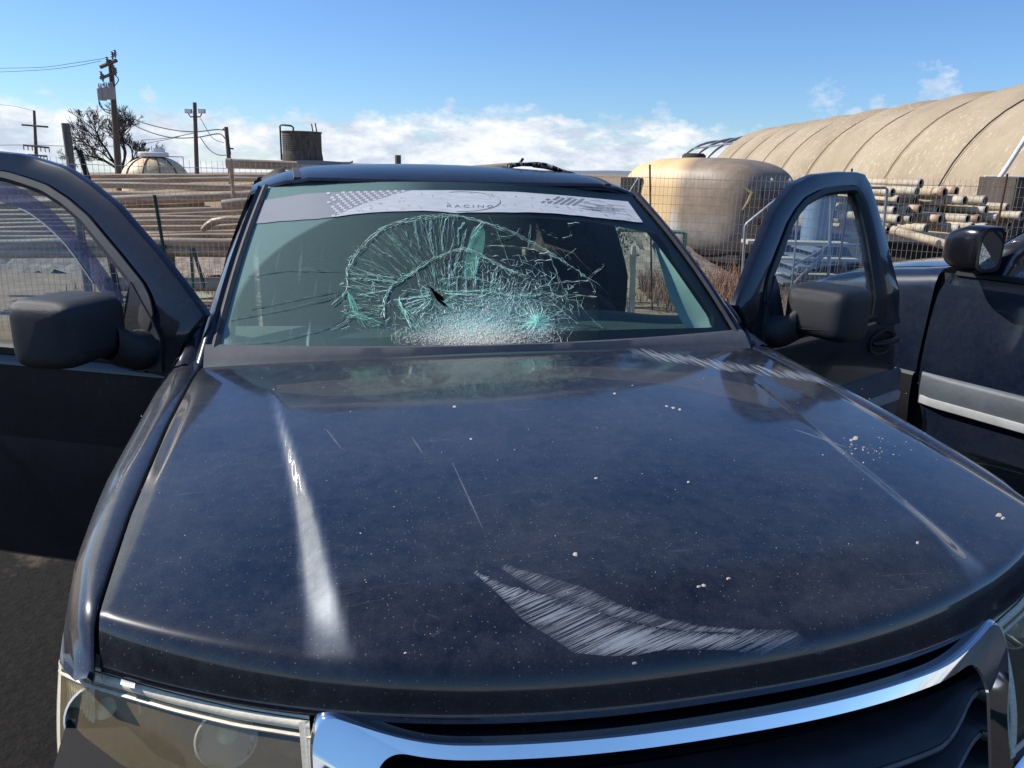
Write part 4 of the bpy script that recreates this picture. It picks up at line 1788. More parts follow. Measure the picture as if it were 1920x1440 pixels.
    for b in range(49):
        ph = 2 * math.pi * b / 48
        f = lambda q, e: math.copysign(abs(q) ** e, q)
        k_ = .985
        x, y = f(math.cos(ph), .38) * k_, f(math.sin(ph), .34) * k_
        if x < 0:
            y *= 1 - .10 * abs(x) ** 2
        else:
            x = min(x, .93)
        z_ = zz + .012 * y
        sm_.append(P(cs + x * hs, z_, 0) + nx * (co + y * ho + inset(z_)))
    mb.tube(sm_, .0016, 5, False)
    mb.build('housing_seam', M['void'], d)
    # arm
    mb = MB()
    arm = []
    for t_, s, o, z, rs, rz in ((0, .090, -.005, 1.160, .056, .056), (.25, .092, .030, 1.160, .054, .055), (.5, .100, .055, 1.168, .048, .052), (1, .14, .085, 1.20, .045, .056)):
        row = []
        for k in range(20):
            a = 2 * math.pi * k / 20
            row.append(P(s + rs * math.cos(a), z + rz * math.sin(a), o + inset(z)))
        arm.append(row)
    mb.grid(arm, closed=True)
    mb.build('mirror_arm', M['mirror_plastic'], d, angle=60)
    mb = MB()
    mb.grid([[P(s1 - .008, cz_ + hz * .78 * b, 0) + nx * (co + ho * .82 * a) for a in (-1, 1)] for b in (-1, 1)])
    mb.build('mirror_glass', M['mirrorglass'], d, smooth=False)
    # handle with its dished plate
    mb = MB()
    pl = []
    for k in range(28):
        a = 2 * math.pi * k / 28
        pl.append((.925 + .115 * math.copysign(abs(math.cos(a)) ** .75, math.cos(a)) * (1 if abs(math.sin(a)) < .75 else .8), 1.02 + .052 * math.copysign(abs(math.sin(a)) ** .9, math.sin(a)) - .0))
    mb.grid([[P(s, z, .001) for s, z in pl], [P(s, z, .007) for s, z in pl], [P(.925 + (s - .925) * .86, 1.02 + (z - 1.02) * .84, .009) for s, z in pl], [P(.925 + (s - .925) * .7, 1.02 + (z - 1.02) * .7, -.0) for s, z in pl]], closed=True)
    mb.add([P(.925 + (s - .925) * .7, 1.02 + (z - 1.02) * .7, .0012) for s, z in pl], [tuple(range(28))])
    mb.tube([P(.835, 1.022, .006), P(.86, 1.024, .030), P(.925, 1.025, .036), P(.99, 1.024, .030), P(1.02, 1.022, .006)], [.010, .014, .015, .015, .011], 10)
    mb.build('handle', M['black'], d)
    # cladding: grey on the right, on the left its shade painted as navy
    mb = MB()
    rows = [[P(.03 + 1.085 * k / 24, z, o) for k in range(25)] for z, o in (((.47, .004), (.48, .018), (.60, .022), (.74, .020), (.862, .018), (.878, .012), (.885, .0)) if side > 0 else ((.47, .003), (.55, .009), (.66, .010), (.78, .007), (.84, .003), (.86, .001)))]
    mb.grid(rows)
    mb.build('cladding', M['clad'] if side > 0 else M['paint_door'], d)
    mb = MB()
    if side > 0:
      mb.grid([[P(.10 + 1.0 * k / 10, z, o) for k in range(11)] for z, o in ((.742, .018), (.750, .031), (.785, .033), (.792, .018))])
    if side > 0:
        mb.build('cladding_strip', M['cladstrip'], d)
    if side < 0:
        # smoked rain deflector over the glass
        mb = MB()
        vis = [(.226, 1.305), (.341, 1.41), (.407, 1.457), (.463, 1.489), (.516, 1.513), (.57, 1.527), (.627, 1.539), (.75, 1.548), (.875, 1.55)]
        gi = [(.150, 1.292), (.279, 1.409), (.353, 1.462), (.444, 1.521), (.507, 1.552), (.575, 1.580), (.641, 1.592), (.76, 1.60), (.88, 1.605)]
        va, ga = resample([(s, z, 0) for s, z in catmull([(x, y, 0) for x, y in vis], 5) and [(p.x, p.y) for p in catmull([(x, y, 0) for x, y in vis], 5)]], 40), resample([(p.x, p.y, 0) for p in catmull([(x, y, 0) for x, y in gi], 5)], 40)
        mb.grid([[P(a.x + (b.x - a.x) * k / 5, a.y + (b.y - a.y) * k / 5, -.002 + .016 * math.sin(k / 5 * math.pi * .62 + .9)) for a, b in zip(va, ga)] for k in range(6)])
        mb.build('rain_deflector', M['visor'], d)
        mb = MB()
        mb.tube([P(a.x, a.y, .0125) for a in va[2:22]], .0028, 6)
        mb.build('deflector_edge', M['galv'], d)
    return d


M['glass_left'] = glass_mat('left_door_glass', (.60, .72, .74), .10, (.40, .50, .52), 1.4)
M['glass_right'] = glass_mat('right_door_glass', (.72, .83, .86), .08, (.38, .52, .60), 1.5)
M['visor'] = glass_mat('smoked_purple_acrylic', (.24, .24, .36), .45, (.18, .18, .26), 1.2, rough=.06)
dl = make_door(-1)
tag(dl, 'open door with a smoked rain deflector over its window')
dr = make_door(1)
tag(dr, 'open door whose clear window shows the wire fence behind')

# ------------------------------------------------ grille, chrome, headlights
def surround(hw, z0, z1, rad, horn=0.0, n=14):
    """rounded loop, counter-clockwise from the lower left"""
    L_ = []
    for cx, cz_, a0 in ((hw - rad, z0 + rad, -math.pi / 2), (hw - rad, z1 - rad, 0), (-hw + rad, z1 - rad, math.pi / 2), (-hw + rad, z0 + rad, math.pi)):
        for k in range(n):
            a = a0 + math.pi / 2 * k / (n - 1)
            L_.append((cx + rad * math.cos(a), cz_ + rad * math.sin(a)))
        # straight run towards the next corner
        nxt = {-math.pi / 2: None, 0: ('x', -1), math.pi / 2: None, math.pi: ('x', 1)}[a0]
        if nxt:
            x0 = L_[-1][0]
            for k in range(1, 60):
                L_.append((x0 + (-x0 * 2) * k / 60, L_[-1][1]))
    return L_


def gy(X, z):
    """face of the nose at this place"""
    return Yf(X) - .018 - .52 * (.985 - z) * (1 if z > .9 else 1) + (.52 - .25) * max(0, .9 - z)


def horn(x, z):
    # upper outer corners sweep up
    return z + .030 * sstep(.33, .56, abs(x)) ** 1.4 * sstep(.90, .975, z)


lo = surround(.528, .60, .978, .035)
li = surround(.452, .66, .962, .045)
mb = MB()
rows = []
for t_, o in ((0, .03), (0, .004), (.04, 0), (.96, 0), (1, .004), (1, .05)):
    row = []
    for (x0_, z0_), (x1_, z1_) in zip(lo, li):
        x = x0_ + (x1_ - x0_) * t_
        z = horn(x, z0_ + (z1_ - z0_) * t_)
        row.append(Vector((x, gy(x, z) + o, z)))
    rows.append(row)
mb.grid(rows, closed=True)
gs = mb.build('grille_surround', M['chrome'], suv, angle=30)
# insert
mb = MB()
mb.grid([[Vector((x, gy(x, z) + .085, z)) for x in [-.47 + .94 * i / 20 for i in range(21)]] for z in (.64, .75, .85, .95)])
gr = mb.build('grille', simple('grille_black', (.010, .012, .018), .45), suv)
M['slat_reflection'] = simple('slat_edge_reflection', (.16, .15, .14), .5, 0, .4, 40)  # reflected ground along the slats, painted in as a paler edge
for zc in (.705, .765, .825, .885):
    mb = MB()
    edge_ = MB()
    edge_.tube([Vector((x, gy(x, zc + .030 * sstep(.33, .452, abs(x))) + .004 + .018 * sstep(.33, .452, abs(x)), zc + .030 * sstep(.33, .452, abs(x)) - .001)) for x in [-.45 + .9 * i / 48 for i in range(49)]], .0042, 6)
    edge_.build('slat_reflection', M['slat_reflection'], gr)
    rows = []
    for i in range(49):
        x = -.452 + .904 * i / 48
        e = sstep(.33, .452, abs(x))
        zz = zc + .030 * e
        rows.append([Vector((x, gy(x, zz) + a + .018 * e, zz + b)) for a, b in ((.075, .020), (.012, .012), (.004, .006), (.005, -.004), (.018, -.012), (.075, -.014))])
    mb.grid(rows)
    mb.build('slat', simple('slat_navy', (.035, .036, .042), .35, 0, .3, 20), gr)
mb = MB()
mb.grid([[Vector((x * k2, gy(x, .944) + o, z)) for x in [-.46 + .92 * i / 30 for i in range(31)]] for z, o, k2 in ((.944, .012, 1), (.935, .03, 1), (.925, .07, .98))])
mb.build('grille_lip', M['paint_door'], gr)
# filler panel between the hood lip and the chrome
mb = MB()
mb.grid([[Vector((x, Yf(x) + o, z)) for x in [-.60 + 1.2 * i / 40 for i in range(41)]] for o, z in ((.002, .958), (.012, .968), (.035, .970), (.05, .965))])
mb.build('nose_panel', M['void'], suv)
# bumper
mb = MB()
mb.grid([[Vector((x, Yf(x) + o, z)) for x in [-.88 + 1.76 * i / 40 for i in range(41)]] for o, z in ((.10, .615), (-.12, .61), (-.17, .59), (-.19, .52), (-.18, .42), (-.12, .34), (.05, .30))])
mb.build('bumper', M['paint_door'], suv)


def gyh(X, z):
    a = abs(X)
    return interp(a, (.52, .62, .70, .78, .84, .875, .892), (.150, .198, .245, .300, .345, .385, .43)) - .42 * (.972 - z)




def lens_hit(px, py):
    d = ray(px, py)
    best = None
    for i in range(4000):
        k = .8 + i * .0003
        p = C + d * k
        if p.y > gyh(p.x, p.z) + .02:
            return abs(p.x), p.z
    return .7, .9


BOWLS = [(*lens_hit(192, 1345), .047), (*lens_hit(424, 1388), .038)]
def haze_u(t, f):
    return t.math('ADD', .12, t.math('MULTIPLY', f, .20), True)


M['lens'] = glass_mat('headlight_lens', (.92, .88, .76), .3, (.80, .62, .36), .9, haze_u, rough=.08)
for s_ in (-1, 1):
    mb = MB()
    rim_o, rim_i = [], []
    top = [(.528, .984), (.62, .983), (.70, .982), (.78, .979), (.84, .975), (.875, .967), (.890, .948)]
    bot = [(.516, .800), (.62, .790), (.70, .785), (.78, .782), (.84, .785), (.875, .79), (.890, .80)]
    TT, BB = resample([(x, z, 0) for x, z in top], 30), resample([(x, z, 0) for x, z in bot], 30)
    lens = []
    for k in range(13):
        t_ = k / 12
        lens.append([Vector((s_ * (a.x + (b.x - a.x) * t_), gyh(a.x + (b.x - a.x) * t_, a.y + (b.y - a.y) * t_) - .012 * math.sin(t_ * math.pi), a.y + (b.y - a.y) * t_)) for a, b in zip(TT, BB)])
    # back housing
    hs_ = MB()
    hs_.grid([[Vector((p.x * .995, p.y + .10, p.z)) for p in r_] for r_ in lens])
    for r_ in (lens[0], lens[-1]):
        hs_.grid([r_, [Vector((p.x * .995, p.y + .10, p.z)) for p in r_]])
    for k in (0, -1):
        hs_.grid([[r_[k] for r_ in lens], [Vector((r_[k].x * .995, r_[k].y + .10, r_[k].z)) for r_ in lens]])
    hl = hs_.build('headlight', M['lamp_plastic'], suv)
    mb = MB()
    mb.grid(lens)
    mb.build('lens', M['lens'], hl)
    # thick yellowed rim of the lens
    mb = MB()
    for r_, dz in ((lens[0], -1), (lens[-1], 1)):
        mb.grid([[p + Vector((0, .035, .002 * -dz)) for p in r_], [p + Vector((0, .004, .004 * -dz)) for p in r_], [p + Vector((0, -.004, .010 * dz)) for p in r_], [p + Vector((0, .0, .016 * dz)) for p in r_]])
        mb.tube([p + Vector((0, -.004, .021 * dz)) for p in r_[1:-1]], .0022, 6)
    for k in (0, -1):
        e_ = [r_[k] for r_ in lens]
        dx_ = Vector((s_ * (1 if k == 0 else -1), 0, 0))
        mb.grid([[p + Vector((0, .03, 0)) for p in e_], [p + Vector((0, -.004, 0)) for p in e_], [p + dx_ * .013 + Vector((0, .0, 0)) for p in e_]])
    # broad frosted border running round the lens
    def inb(a, b, off):
        k0 = min(11, int(a * 12))
        f = a * 12 - k0
        j0 = min(28, int(b * 29))
        g = b * 29 - j0
        p = lens[k0][j0].lerp(lens[k0][j0 + 1], g).lerp(lens[k0 + 1][j0].lerp(lens[k0 + 1][j0 + 1], g), f)
        return p + Vector((0, -off, off * .4))
    for a0, a1 in ((0, .055), (.075, .10), (.93, 1.0)):
        mb.grid([[inb(a0 + (a1 - a0) * q, .0 + k / 30, .0015 + .003 * math.sin(q * math.pi)) for k in range(31)] for q in (0, .25, .5, .75, 1)])
    for b0, b1 in ((0, .035), (.95, 1.0)):
        mb.grid([[inb(k / 20, b0 + (b1 - b0) * q, .0015 + .003 * math.sin(q * math.pi)) for k in range(21)] for q in (0, .25, .5, .75, 1)])
    mb.build('lens_rim', M['lamp_edge'], hl)
    # round reflectors with bulbs
    for X, z, r_ in BOWLS:
        y = gyh(X, z)
        ax_ = Vector((s_ * -.05, -1, .30)).normalized()
        c_ = Vector((s_ * X, y + .022, z))
        mb = MB()
        mb.lathe([(r_ * q, -.045 * (1 - q * q)) for q in (1, .92, .84, .74, .64, .54, .44, .34, .25)], c_, ax_, 28)
        rf = mb.build('reflector', M['lamp_chrome'], hl, angle=12)
        mb = MB()
        mb.lathe([(r_ * 1.03, -.004), (r_ * 1.05, .001), (r_ * .99, .003), (r_ * .98, -.004)], c_, ax_, 32)
        mb.lathe([(r_ * .34, -.045), (r_ * .34, -.012), (r_ * .30, -.008), (r_ * .27, -.010)], c_, ax_, 24)
        mb.build('bezel', M['white'], rf)
        mb = MB()
        mb.lathe([(r_ * .33, -.010), (r_ * .25, -.003), (r_ * .12, .001), (.0005, .002)], c_, ax_, 20)
        mb.build('bulb', M['bulb'], rf)
    # ribbed corner reflector
    mb = MB()
    rows = []
    for k in range(25):
        t_ = k / 24
        z = .79 + .185 * t_
        row = []
        for i in range(49):
            X = .826 + .060 * i / 48
            rib = .003 * abs(math.sin(i * math.pi / 4)) + (.003 * abs(math.sin(k * math.pi / 1.5)) if .30 < t_ < .72 else 0)
            row.append(Vector((s_ * (X - .004), gyh(X, z) + .005 + rib, z)))
        rows.append(row)
    mb.grid(rows)
    mb.build('corner_reflector', M['lamp_rib'], hl, angle=20)
    # chrome strip below the lamp
    mb = MB()
    mb.grid([[Vector((s_ * X, gyh(X, z) + o, z)) for X in [.50 + .395 * i / 20 for i in range(21)]] for z, o in ((.785, -.002), (.775, -.014), (.72, -.022), (.66, -.018), (.62, 0))])
    mb.build('lower_trim', M['chrome'], suv)
    # bright tab showing in the gap above the lamp
    mb = MB()
    mb.grid([[Vector((s_ * X, Yf(X) + o, z)) for X in (.755, .775)] for o, z in ((-.005, .984), (.012, .990), (.04, .985))])
    mb.build('hood_stop', M['galv'], suv)

# ------------------------------------------------ things lying on the suv's roof
mb = MB()
A_ = [(557, 300.5, 307), (600, 301, 308), (640, 303.5, 309), (655, 303.5, 307), (662, 301, 305)]
rows = []
for px, y0, y1 in A_:
    a, b = ad(px, y0, 3.45), ad(px, y1, 3.40)
    c_ = ad(px, y1, 3.55)
    rows.append([a, b, Vector((c_.x, c_.y, b.z)), Vector((c_.x, c_.y, a.z + .0))])
mb.grid(rows, closed=True)
mb.add(rows[0], [(0, 1, 2, 3)])
mb.add(rows[-1], [(3, 2, 1, 0)])
tag(mb.build('plastic_panel', simple('black_plastic_panel', (.012, .014, .022), .5), smooth=False), 'curled black plastic strip lying on the left side of the suv roof', 'panel')
rt_e = empty('rubber_trim', ad(1010, 322, 3.3), 'torn grey rubber trim lying twisted on the right side of the suv roof', 'rubber trim')
mbs = []
for q, r_ in (([(944, 313), (962, 309), (978, 308), (1000, 309), (1020, 311), (1040, 315), (1056, 322), (1076, 327)], .008), ([(955, 312), (975, 309.5), (995, 306.5), (1012, 306.5), (1030, 310), (1050, 318), (1072, 325)], .006),
              ([(968, 311), (975, 305), (980, 298.5)], .006), ([(1000, 311), (1022, 314), (1045, 320), (1064, 329)], .007)):
    mb = MB()
    mb.tube([ad(x, y, 3.28 + .03 * math.sin(x)) for x, y in [(p.x, p.y) for p in catmull([(a, b, 0) for a, b in q], 4)]], r_, 7)
    mb.build('strand', M['rubber'], rt_e)

# ================================================================= THE OTHER PICKUP
TA = R(15.5)
TF = Vector((2.15, 3.30, 0))
ta_ = Vector((math.sin(TA), -math.cos(TA), 0))
tb_ = Vector((math.cos(TA), math.sin(TA), 0))


def TP(u, w, z):
    return TF + ta_ * u + tb_ * w + Vector((0, 0, z))


truck = empty('pickup_truck', TF + ta_ * 1.5 + tb_ * .9, 'dark blue pickup parked on the right behind the open door, facing away', 'pickup truck')
WT = 1.80
hz = lambda u: interp(u, (0, .03, .08, .15, .33, .6, .80, .98, 1.2), (.90, 1.00, 1.06, 1.115, 1.19, 1.245, 1.27, 1.30, 1.33))


def tside(u, z):
    """outward bulge of the flank"""
    return -.03 * math.sin(max(0, min(1, (z - .4) / .7)) * math.pi)


mb = MB()
rows = []
us = [0, .01, .03, .06, .1, .15, .2, .3, .4, .5, .6, .7, .8, .9, .93]
for u in us:
    top = hz(u) - .035
    fr_ = .10 * (1 - sstep(0, .25, u))
    ra = 0
    dd = abs(u - .45)
    zl = .45
    if dd < .40:
        zl = .36 + math.sqrt(.40 ** 2 - dd ** 2)
    sec = [(zl + (min(top - .14, 1.0) - zl) * k / 6) for k in range(7)]
    row = [TP(u, fr_ * .6 + tside(u, z), z) for z in sec]
    row += [TP(u, fr_ + .004, top - .08), TP(u, fr_ + .02, top - .035), TP(u, fr_ + .055, top - .005), TP(u, fr_ + .10, top + .004), TP(u, fr_ + .17, top + .006)]
    rows.append(row)
mb.grid(rows)
# far flank and the front of the truck
mb.grid([[TP(u, WT, z) for z in (.45, .8, hz(u) - .06)] for u in us])
mb.grid([[TP(.0 - .06 * math.sin(k / 10 * math.pi), .06 + (WT - .12) * k / 10, z) for k in range(11)] for z in (.45, .65, .86)])
mb.build('front_wing', M['paint_truck'], truck, angle=45)
mb = MB()
rows = []
for u in us + [1.0]:
    fr_ = .10 * (1 - sstep(0, .25, u))
    t0 = hz(u) - .035
    rows.append([TP(u - (.05 * math.sin(k / 16 * math.pi) * (1 - sstep(0, .5, u))), fr_ + .176 + (WT - 2 * (fr_ + .176)) * k / 16, t0 + .010 + .045 * math.sin(k / 16 * math.pi) ** .6 * sstep(0, .2, u)) for k in range(17)])
mb.grid(rows)
mb.grid([rows[0], [TP(-.07 * math.sin(k / 16 * math.pi), .276 + (WT - .552) * k / 16, .84) for k in range(17)]])
mb.build('hood', M['paint_truck'], truck)
# cab side: one long front door
mb = MB()
ud = [.94, .95, .97] + [1.0 + i * .1 for i in range(14)]
rows = []
for u in ud:
    e = .012 if u <= .94 else 0
    row = []
    for z in (.42, .5, .58, .66, .72, .80, .9, 1.0, 1.08, 1.14, 1.19, 1.235):
        uu = u + .055 * gauss(z - 1.30, .12) * (1 if u < .98 else 0) + (.06 * gauss(z - .45, .15) if u < .98 else 0)
        row.append(TP(uu, tside(u, z) + e + .02 * sstep(1.12, 1.24, z), z))
    rows.append(row)
mb.grid(rows)
mb.grid([rows[0], [p + tb_ * .05 for p in rows[0]]])
td = mb.build('door', M['paint_truck'], truck)
mb = MB()
mb.grid([[TP(u, tside(u, z) + .035 + .02 * sstep(1.12, 1.24, z), z) for u in (.86, .93, 1.04)] for z in (.42, .6, .8, 1.0, 1.15, 1.235)])
mb.build('door_jamb', M['void'], truck)
# cladding with a pale strip
mb = MB()
mb.grid([[TP(.965 + (1.35) * k / 14, tside(1, z) - o * (1 if k else .2), z) for k in range(15)] for z, o in ((.585, .002), (.592, .018), (.66, .024), (.73, .020), (.745, .012), (.752, .0))])
mb.build('cladding', simple('truck_cladding', (.085, .10, .115), .55, 0, .25, 6, .15), td)
mb = MB()
mb.grid([[TP(.975 + (1.33) * k / 14, tside(1, z) - o * (1 if k else .4), z) for k in range(15)] for z, o in ((.588, .018), (.596, .032), (.618, .034), (.632, .030), (.636, .018))])
mb.build('cladding_strip', M['cladstrip'], td)
mb = MB()
mb.grid([[TP(.60 + .325 * k / 6, tside(1, z) - o, z) for k in range(7)] for z, o in ((.44, .004), (.46, .014), (.6, .018), (.725, .014), (.74, .0))])
mb.build('wing_cladding', M['black'], truck)
# cab: pillar, glass, roof
cab = lambda u, z: .03 + .30 * max(0, (z - 1.235)) + .0 * u
mb = MB()
pa = [(1.05, 1.245), (1.10, 1.33), (1.20, 1.42), (1.34, 1.53), (1.52, 1.655), (1.70, 1.74), (2.0, 1.78), (2.5, 1.80)]
pb = [(1.22, 1.245), (1.24, 1.33), (1.31, 1.41), (1.42, 1.49), (1.58, 1.60), (1.74, 1.67), (2.0, 1.70), (2.5, 1.71)]
PA = resample([(u, z, 0) for u, z in pa], 30)
PB = resample([(u, z, 0) for u, z in pb], 30)
mb.grid([[TP(a.x + (b.x - a.x) * t_, cab(0, a.y + (b.y - a.y) * t_) + o, a.y + (b.y - a.y) * t_) for a, b in zip(PA, PB)] for t_, o in ((-.15, .06), (0, .015), (.12, 0), (.6, 0), (.9, .004), (1, .012), (1, .04))])
mb.grid([[TP(2.25 + k * .25, .02 + .3 * max(0, z - 1.235), z) for k in range(3)] for z in (1.235, 1.5, 1.72)])
rr_ = []
for a in PA:
    rr_.append([TP(a.x - .05 * math.sin(k / 8 * math.pi), cab(0, a.y) + .03 + (WT - 2 * cab(0, a.y) - .06) * k / 8, a.y + .012 + .03 * math.sin(k / 8 * math.pi)) for k in range(9)])
mb.grid(rr_[22:])
mb.grid([[TP(4.6 if k else 2.75, w_, z) for k in (0, 1)] for w_, z in ((-.02, .42), (-.03, .8), (.02, 1.22), (WT, 1.22), (WT, .42))])
mb.build('cab', M['paint_truck'], truck, angle=45)
mb = MB()
mb.grid(rr_[:23])
mb.build('windshield', simple('dusty_screen', (.03, .04, .05), .15, 0, .4, 8), truck)


def frost(t_name):
    t = NT(t_name)
    b = t.bsdf(t.ramp(t.noise(140, 3, .7), [(.4, (.10, .11, .12)), (.62, (.42, .43, .43))]), .35)
    return t.done(b)


M['dustglass'] = frost('dust_covered_glass')
mb = MB()
mb.grid([[TP(1.235 + (2.25 - 1.235) * k / 10 + (z - 1.24) * 1.05 * (1 - k / 10), cab(0, z) + .02, z) for k in range(11)] for z in (1.24, 1.32, 1.42, 1.52, 1.62, 1.69)])
mb.build('side_window', M['dustglass'], td)
mb = MB()
mb.grid([[TP(1.02 + 1.2 * k / 8, .012 + o, z) for k in range(9)] for z, o in ((1.228, .006), (1.235, -.006), (1.252, -.004), (1.256, .03))])
mb.build('belt_seal', M['black'], td)
# wheel
for uc in (.45, 3.7):
    mb = MB()
    mb.lathe([(.20, -.11), (.32, -.115), (.345, -.09), (.35, 0), (.345, .09), (.32, .115), (.20, .11)], TP(uc, .14, .35), tb_, 40)
    wh = mb.build('wheel', M['tyre'], truck)
    mb = MB()
    mb.lathe([(.205, .0), (.21, .10), (.185, .085)], TP(uc, .14, .35), -tb_, 30)
    mb.lathe([(.055, .07), (.05, .085), (.0, .09)], TP(uc, .14, .35), -tb_, 20)
    for k in range(5):
        a = 2 * math.pi * k / 5
        d_ = ta_ * math.cos(a) + Vector((0, 0, 1)) * math.sin(a)
        mb.tube([TP(uc, .14, .35) - tb_ * .078 + d_ * .03, TP(uc, .14, .35) - tb_ * .09 + d_ * .19], [.035, .028], 8)
    mb.build('rim', M['rim'], wh)
# mirror on its arm: glass towards the camera side
mb = MB()
mc = TP(1.15, -.115, 1.375)
rows = []
for a in range(19):
    th_ = -math.pi / 2 + math.pi * a / 18
    row = []
    for b in range(36):
        ph = 2 * math.pi * b / 36
        f = lambda q, e: math.copysign(abs(q) ** e, q)
        x = f(math.cos(th_), .42) * f(math.cos(ph), .42)
        y = f(math.cos(th_), .42) * f(math.sin(ph), .42)
        z = f(math.sin(th_), .45)
        if x > .70:
            x = .70
        k_ = 1 - .35 * max(0, -x)
        row.append(mc + ta_ * (x * .11) + tb_ * (y * .105 * k_) + Vector((0, 0, z * .104 * k_)))
    rows.append(row)
mb.grid(rows, closed=True)
mb.tube([mc + tb_ * .08 + Vector((0, 0, -.06)), TP(1.12, .0, 1.29), TP(1.14, .05, 1.28)], [.035, .04, .05], 10)
tm = mb.build('mirror', simple('black_gloss', (.008, .008, .011), .22), td)
mb = MB()
ov = []
for k in range(28):
    a = 2 * math.pi * k / 28
    f = lambda q: math.copysign(abs(q) ** .6, q)
    ov.append(mc + ta_ * .0785 + tb_ * (f(math.cos(a)) * .080) + Vector((0, 0, f(math.sin(a)) * .082)))
mb.add(ov, [tuple(range(28))])
mb.build('mirror_glass', M['mirrorglass'], td, smooth=False)
# headlight at the far corner
mb = MB()
mb.grid([[TP(u, .05 + .08 * (1 - u / .16), z) - tb_ * .012 for z in (.80, .86, .93, .99 + .25 * u)] for u in (-.01, .03, .08, .13, .16)])
mb.build('headlight', simple('pale_lens', (.55, .62, .55), .15, 0, .2, 10), truck, solid=.004)

# ================================================================= FENCE
FP = [(-8.5, 6.6), (-4.9, 7.2), (-3.5, 7.5), (1.6, 9.6), (5.1, 8.3), (8.8, 7.1), (11, 6.6)]
fl = [cw(a, b, 0) for a, b in FP]
flen = [0]
for i in range(1, len(fl)):
    flen.append(flen[-1] + (fl[i] - fl[i - 1]).length)


def fpt(s):
    for i in range(1, len(fl)):
        if s <= flen[i]:
            return fl[i - 1].lerp(fl[i], (s - flen[i - 1]) / (flen[i] - flen[i - 1]))
    return fl[-1]


def fence(name, s0, s1, label, posts):
    e = empty(name, fpt(s0), label, 'fence')
    mb = MB()
    n = int((s1 - s0) / .0508)
    for i in range(n + 1):
        s = s0 + i * .0508
        wob = .006 * noise.noise(Vector((s * 1.7, 3, 0)))
        p = fpt(s)
        tz = FTOP(s)
        lean = .012 * noise.noise(Vector((s * .6, 9, 0)))
        d_ = (fpt(s + .05) - fpt(s - .05)).normalized()
        mb.tube([p + Vector((0, 0, .05)), p + d_ * (wob + lean) + Vector((0, 0, .9)), p + d_ * lean * 2 + Vector((0, 0, tz))], .0020, 3, False)
    k = 0
    z = .10
    while z < 1.72:
        zz = z
        pts = []
        m_ = int((s1 - s0) / .35)
        for i in range(m_ + 1):
            s = s0 + (s1 - s0) * i / m_
            q = FTOP(s) / 1.69
            pts.append(fpt(s) + Vector((0, 0, zz * q + .006 * noise.noise(Vector((s * 1.3, z * 3, 0))))))
        mb.tube(pts, 0.0022 if zz < 1.6 else .0032, 3, False)
        z += .1016
    o = mb.build('wire_mesh', M['wire'], e, smooth=False)
    for q in posts:
        mb = MB()
        px, D_, z0, z1, r_, mt, lean = q
        b_ = cw((px - 960) / F_PX * D_, D_, 0)
        t_ = b_ + RH * lean
        if mt == 'green':
            # T section
            for w_, d_ in ((.032, .006), (.006, .03)):
                mb.grid([[b_.lerp(t_, k) + RH * x + FH * y + Vector((0, 0, z0 + (z1 - z0) * k)) for x, y in ((-w_ / 2, -d_ / 2), (w_ / 2, -d_ / 2), (w_ / 2, d_ / 2), (-w_ / 2, d_ / 2))] for k in (0, .33, .66, 1)], closed=True)
        else:
            mb.tube([b_.lerp(t_, k) + Vector((0, 0, z0 + (z1 - z0) * k)) for k in (0, .3, .6, 1)], [r_ * 1.05, r_, r_ * .98, r_ * .96], 10)
        mb.build('post', M[mt], e)
    return e


FTOP = lambda s: 1.69 + .012 * noise.noise(Vector((s * .8, 1, 1)))
fence('wire_fence', 0, flen[3], 'wire mesh fence with a green post in front of the long pipes, left',
      [(318, 7.52, -.05, 1.36, .02, 'green', -.10), (745, 8.5, 0, 1.80, .035, 'post', 0.0)])
fence('wire_fence', flen[3], flen[-1], 'wire mesh fence on rusty posts in front of the caravan and cream pipes',
      [(1222, 9.6, -.05, 1.78, .012, 'rust', -.16), (1562, 8.8, -.05, 1.78, .012, 'rust', 0), (1842, 8.25, -.05, 1.76, .012, 'rust', 0)])

# wooden posts on the left
mb = MB()
mb.tube([cw(-4.52, 8.0, -.1), cw(-4.53, 8.0, 1.0), cw(-4.54, 8.0, 2.02)], [.045, .042, .038], 12)
o = mb.build('wooden_post', M['post'])
tag(o, 'thick upright weathered wooden post at the fence on the far left', 'post')
mb = MB()
mb.tube([cw(-4.00, 7.7, -.1), cw(-4.12, 7.7, 1.0), cw(-4.27, 7.7, 1.76)], [.034, .030, .026], 10)
tag(mb.build('wooden_post', M['pipedark']), 'dark leaning stake just right of the thick wooden post', 'post')

# ================================================================= LEFT: STACK OF LONG PIPES
gp = 'long irrigation pipes stacked behind the left fence'
rp = random.Random(5)
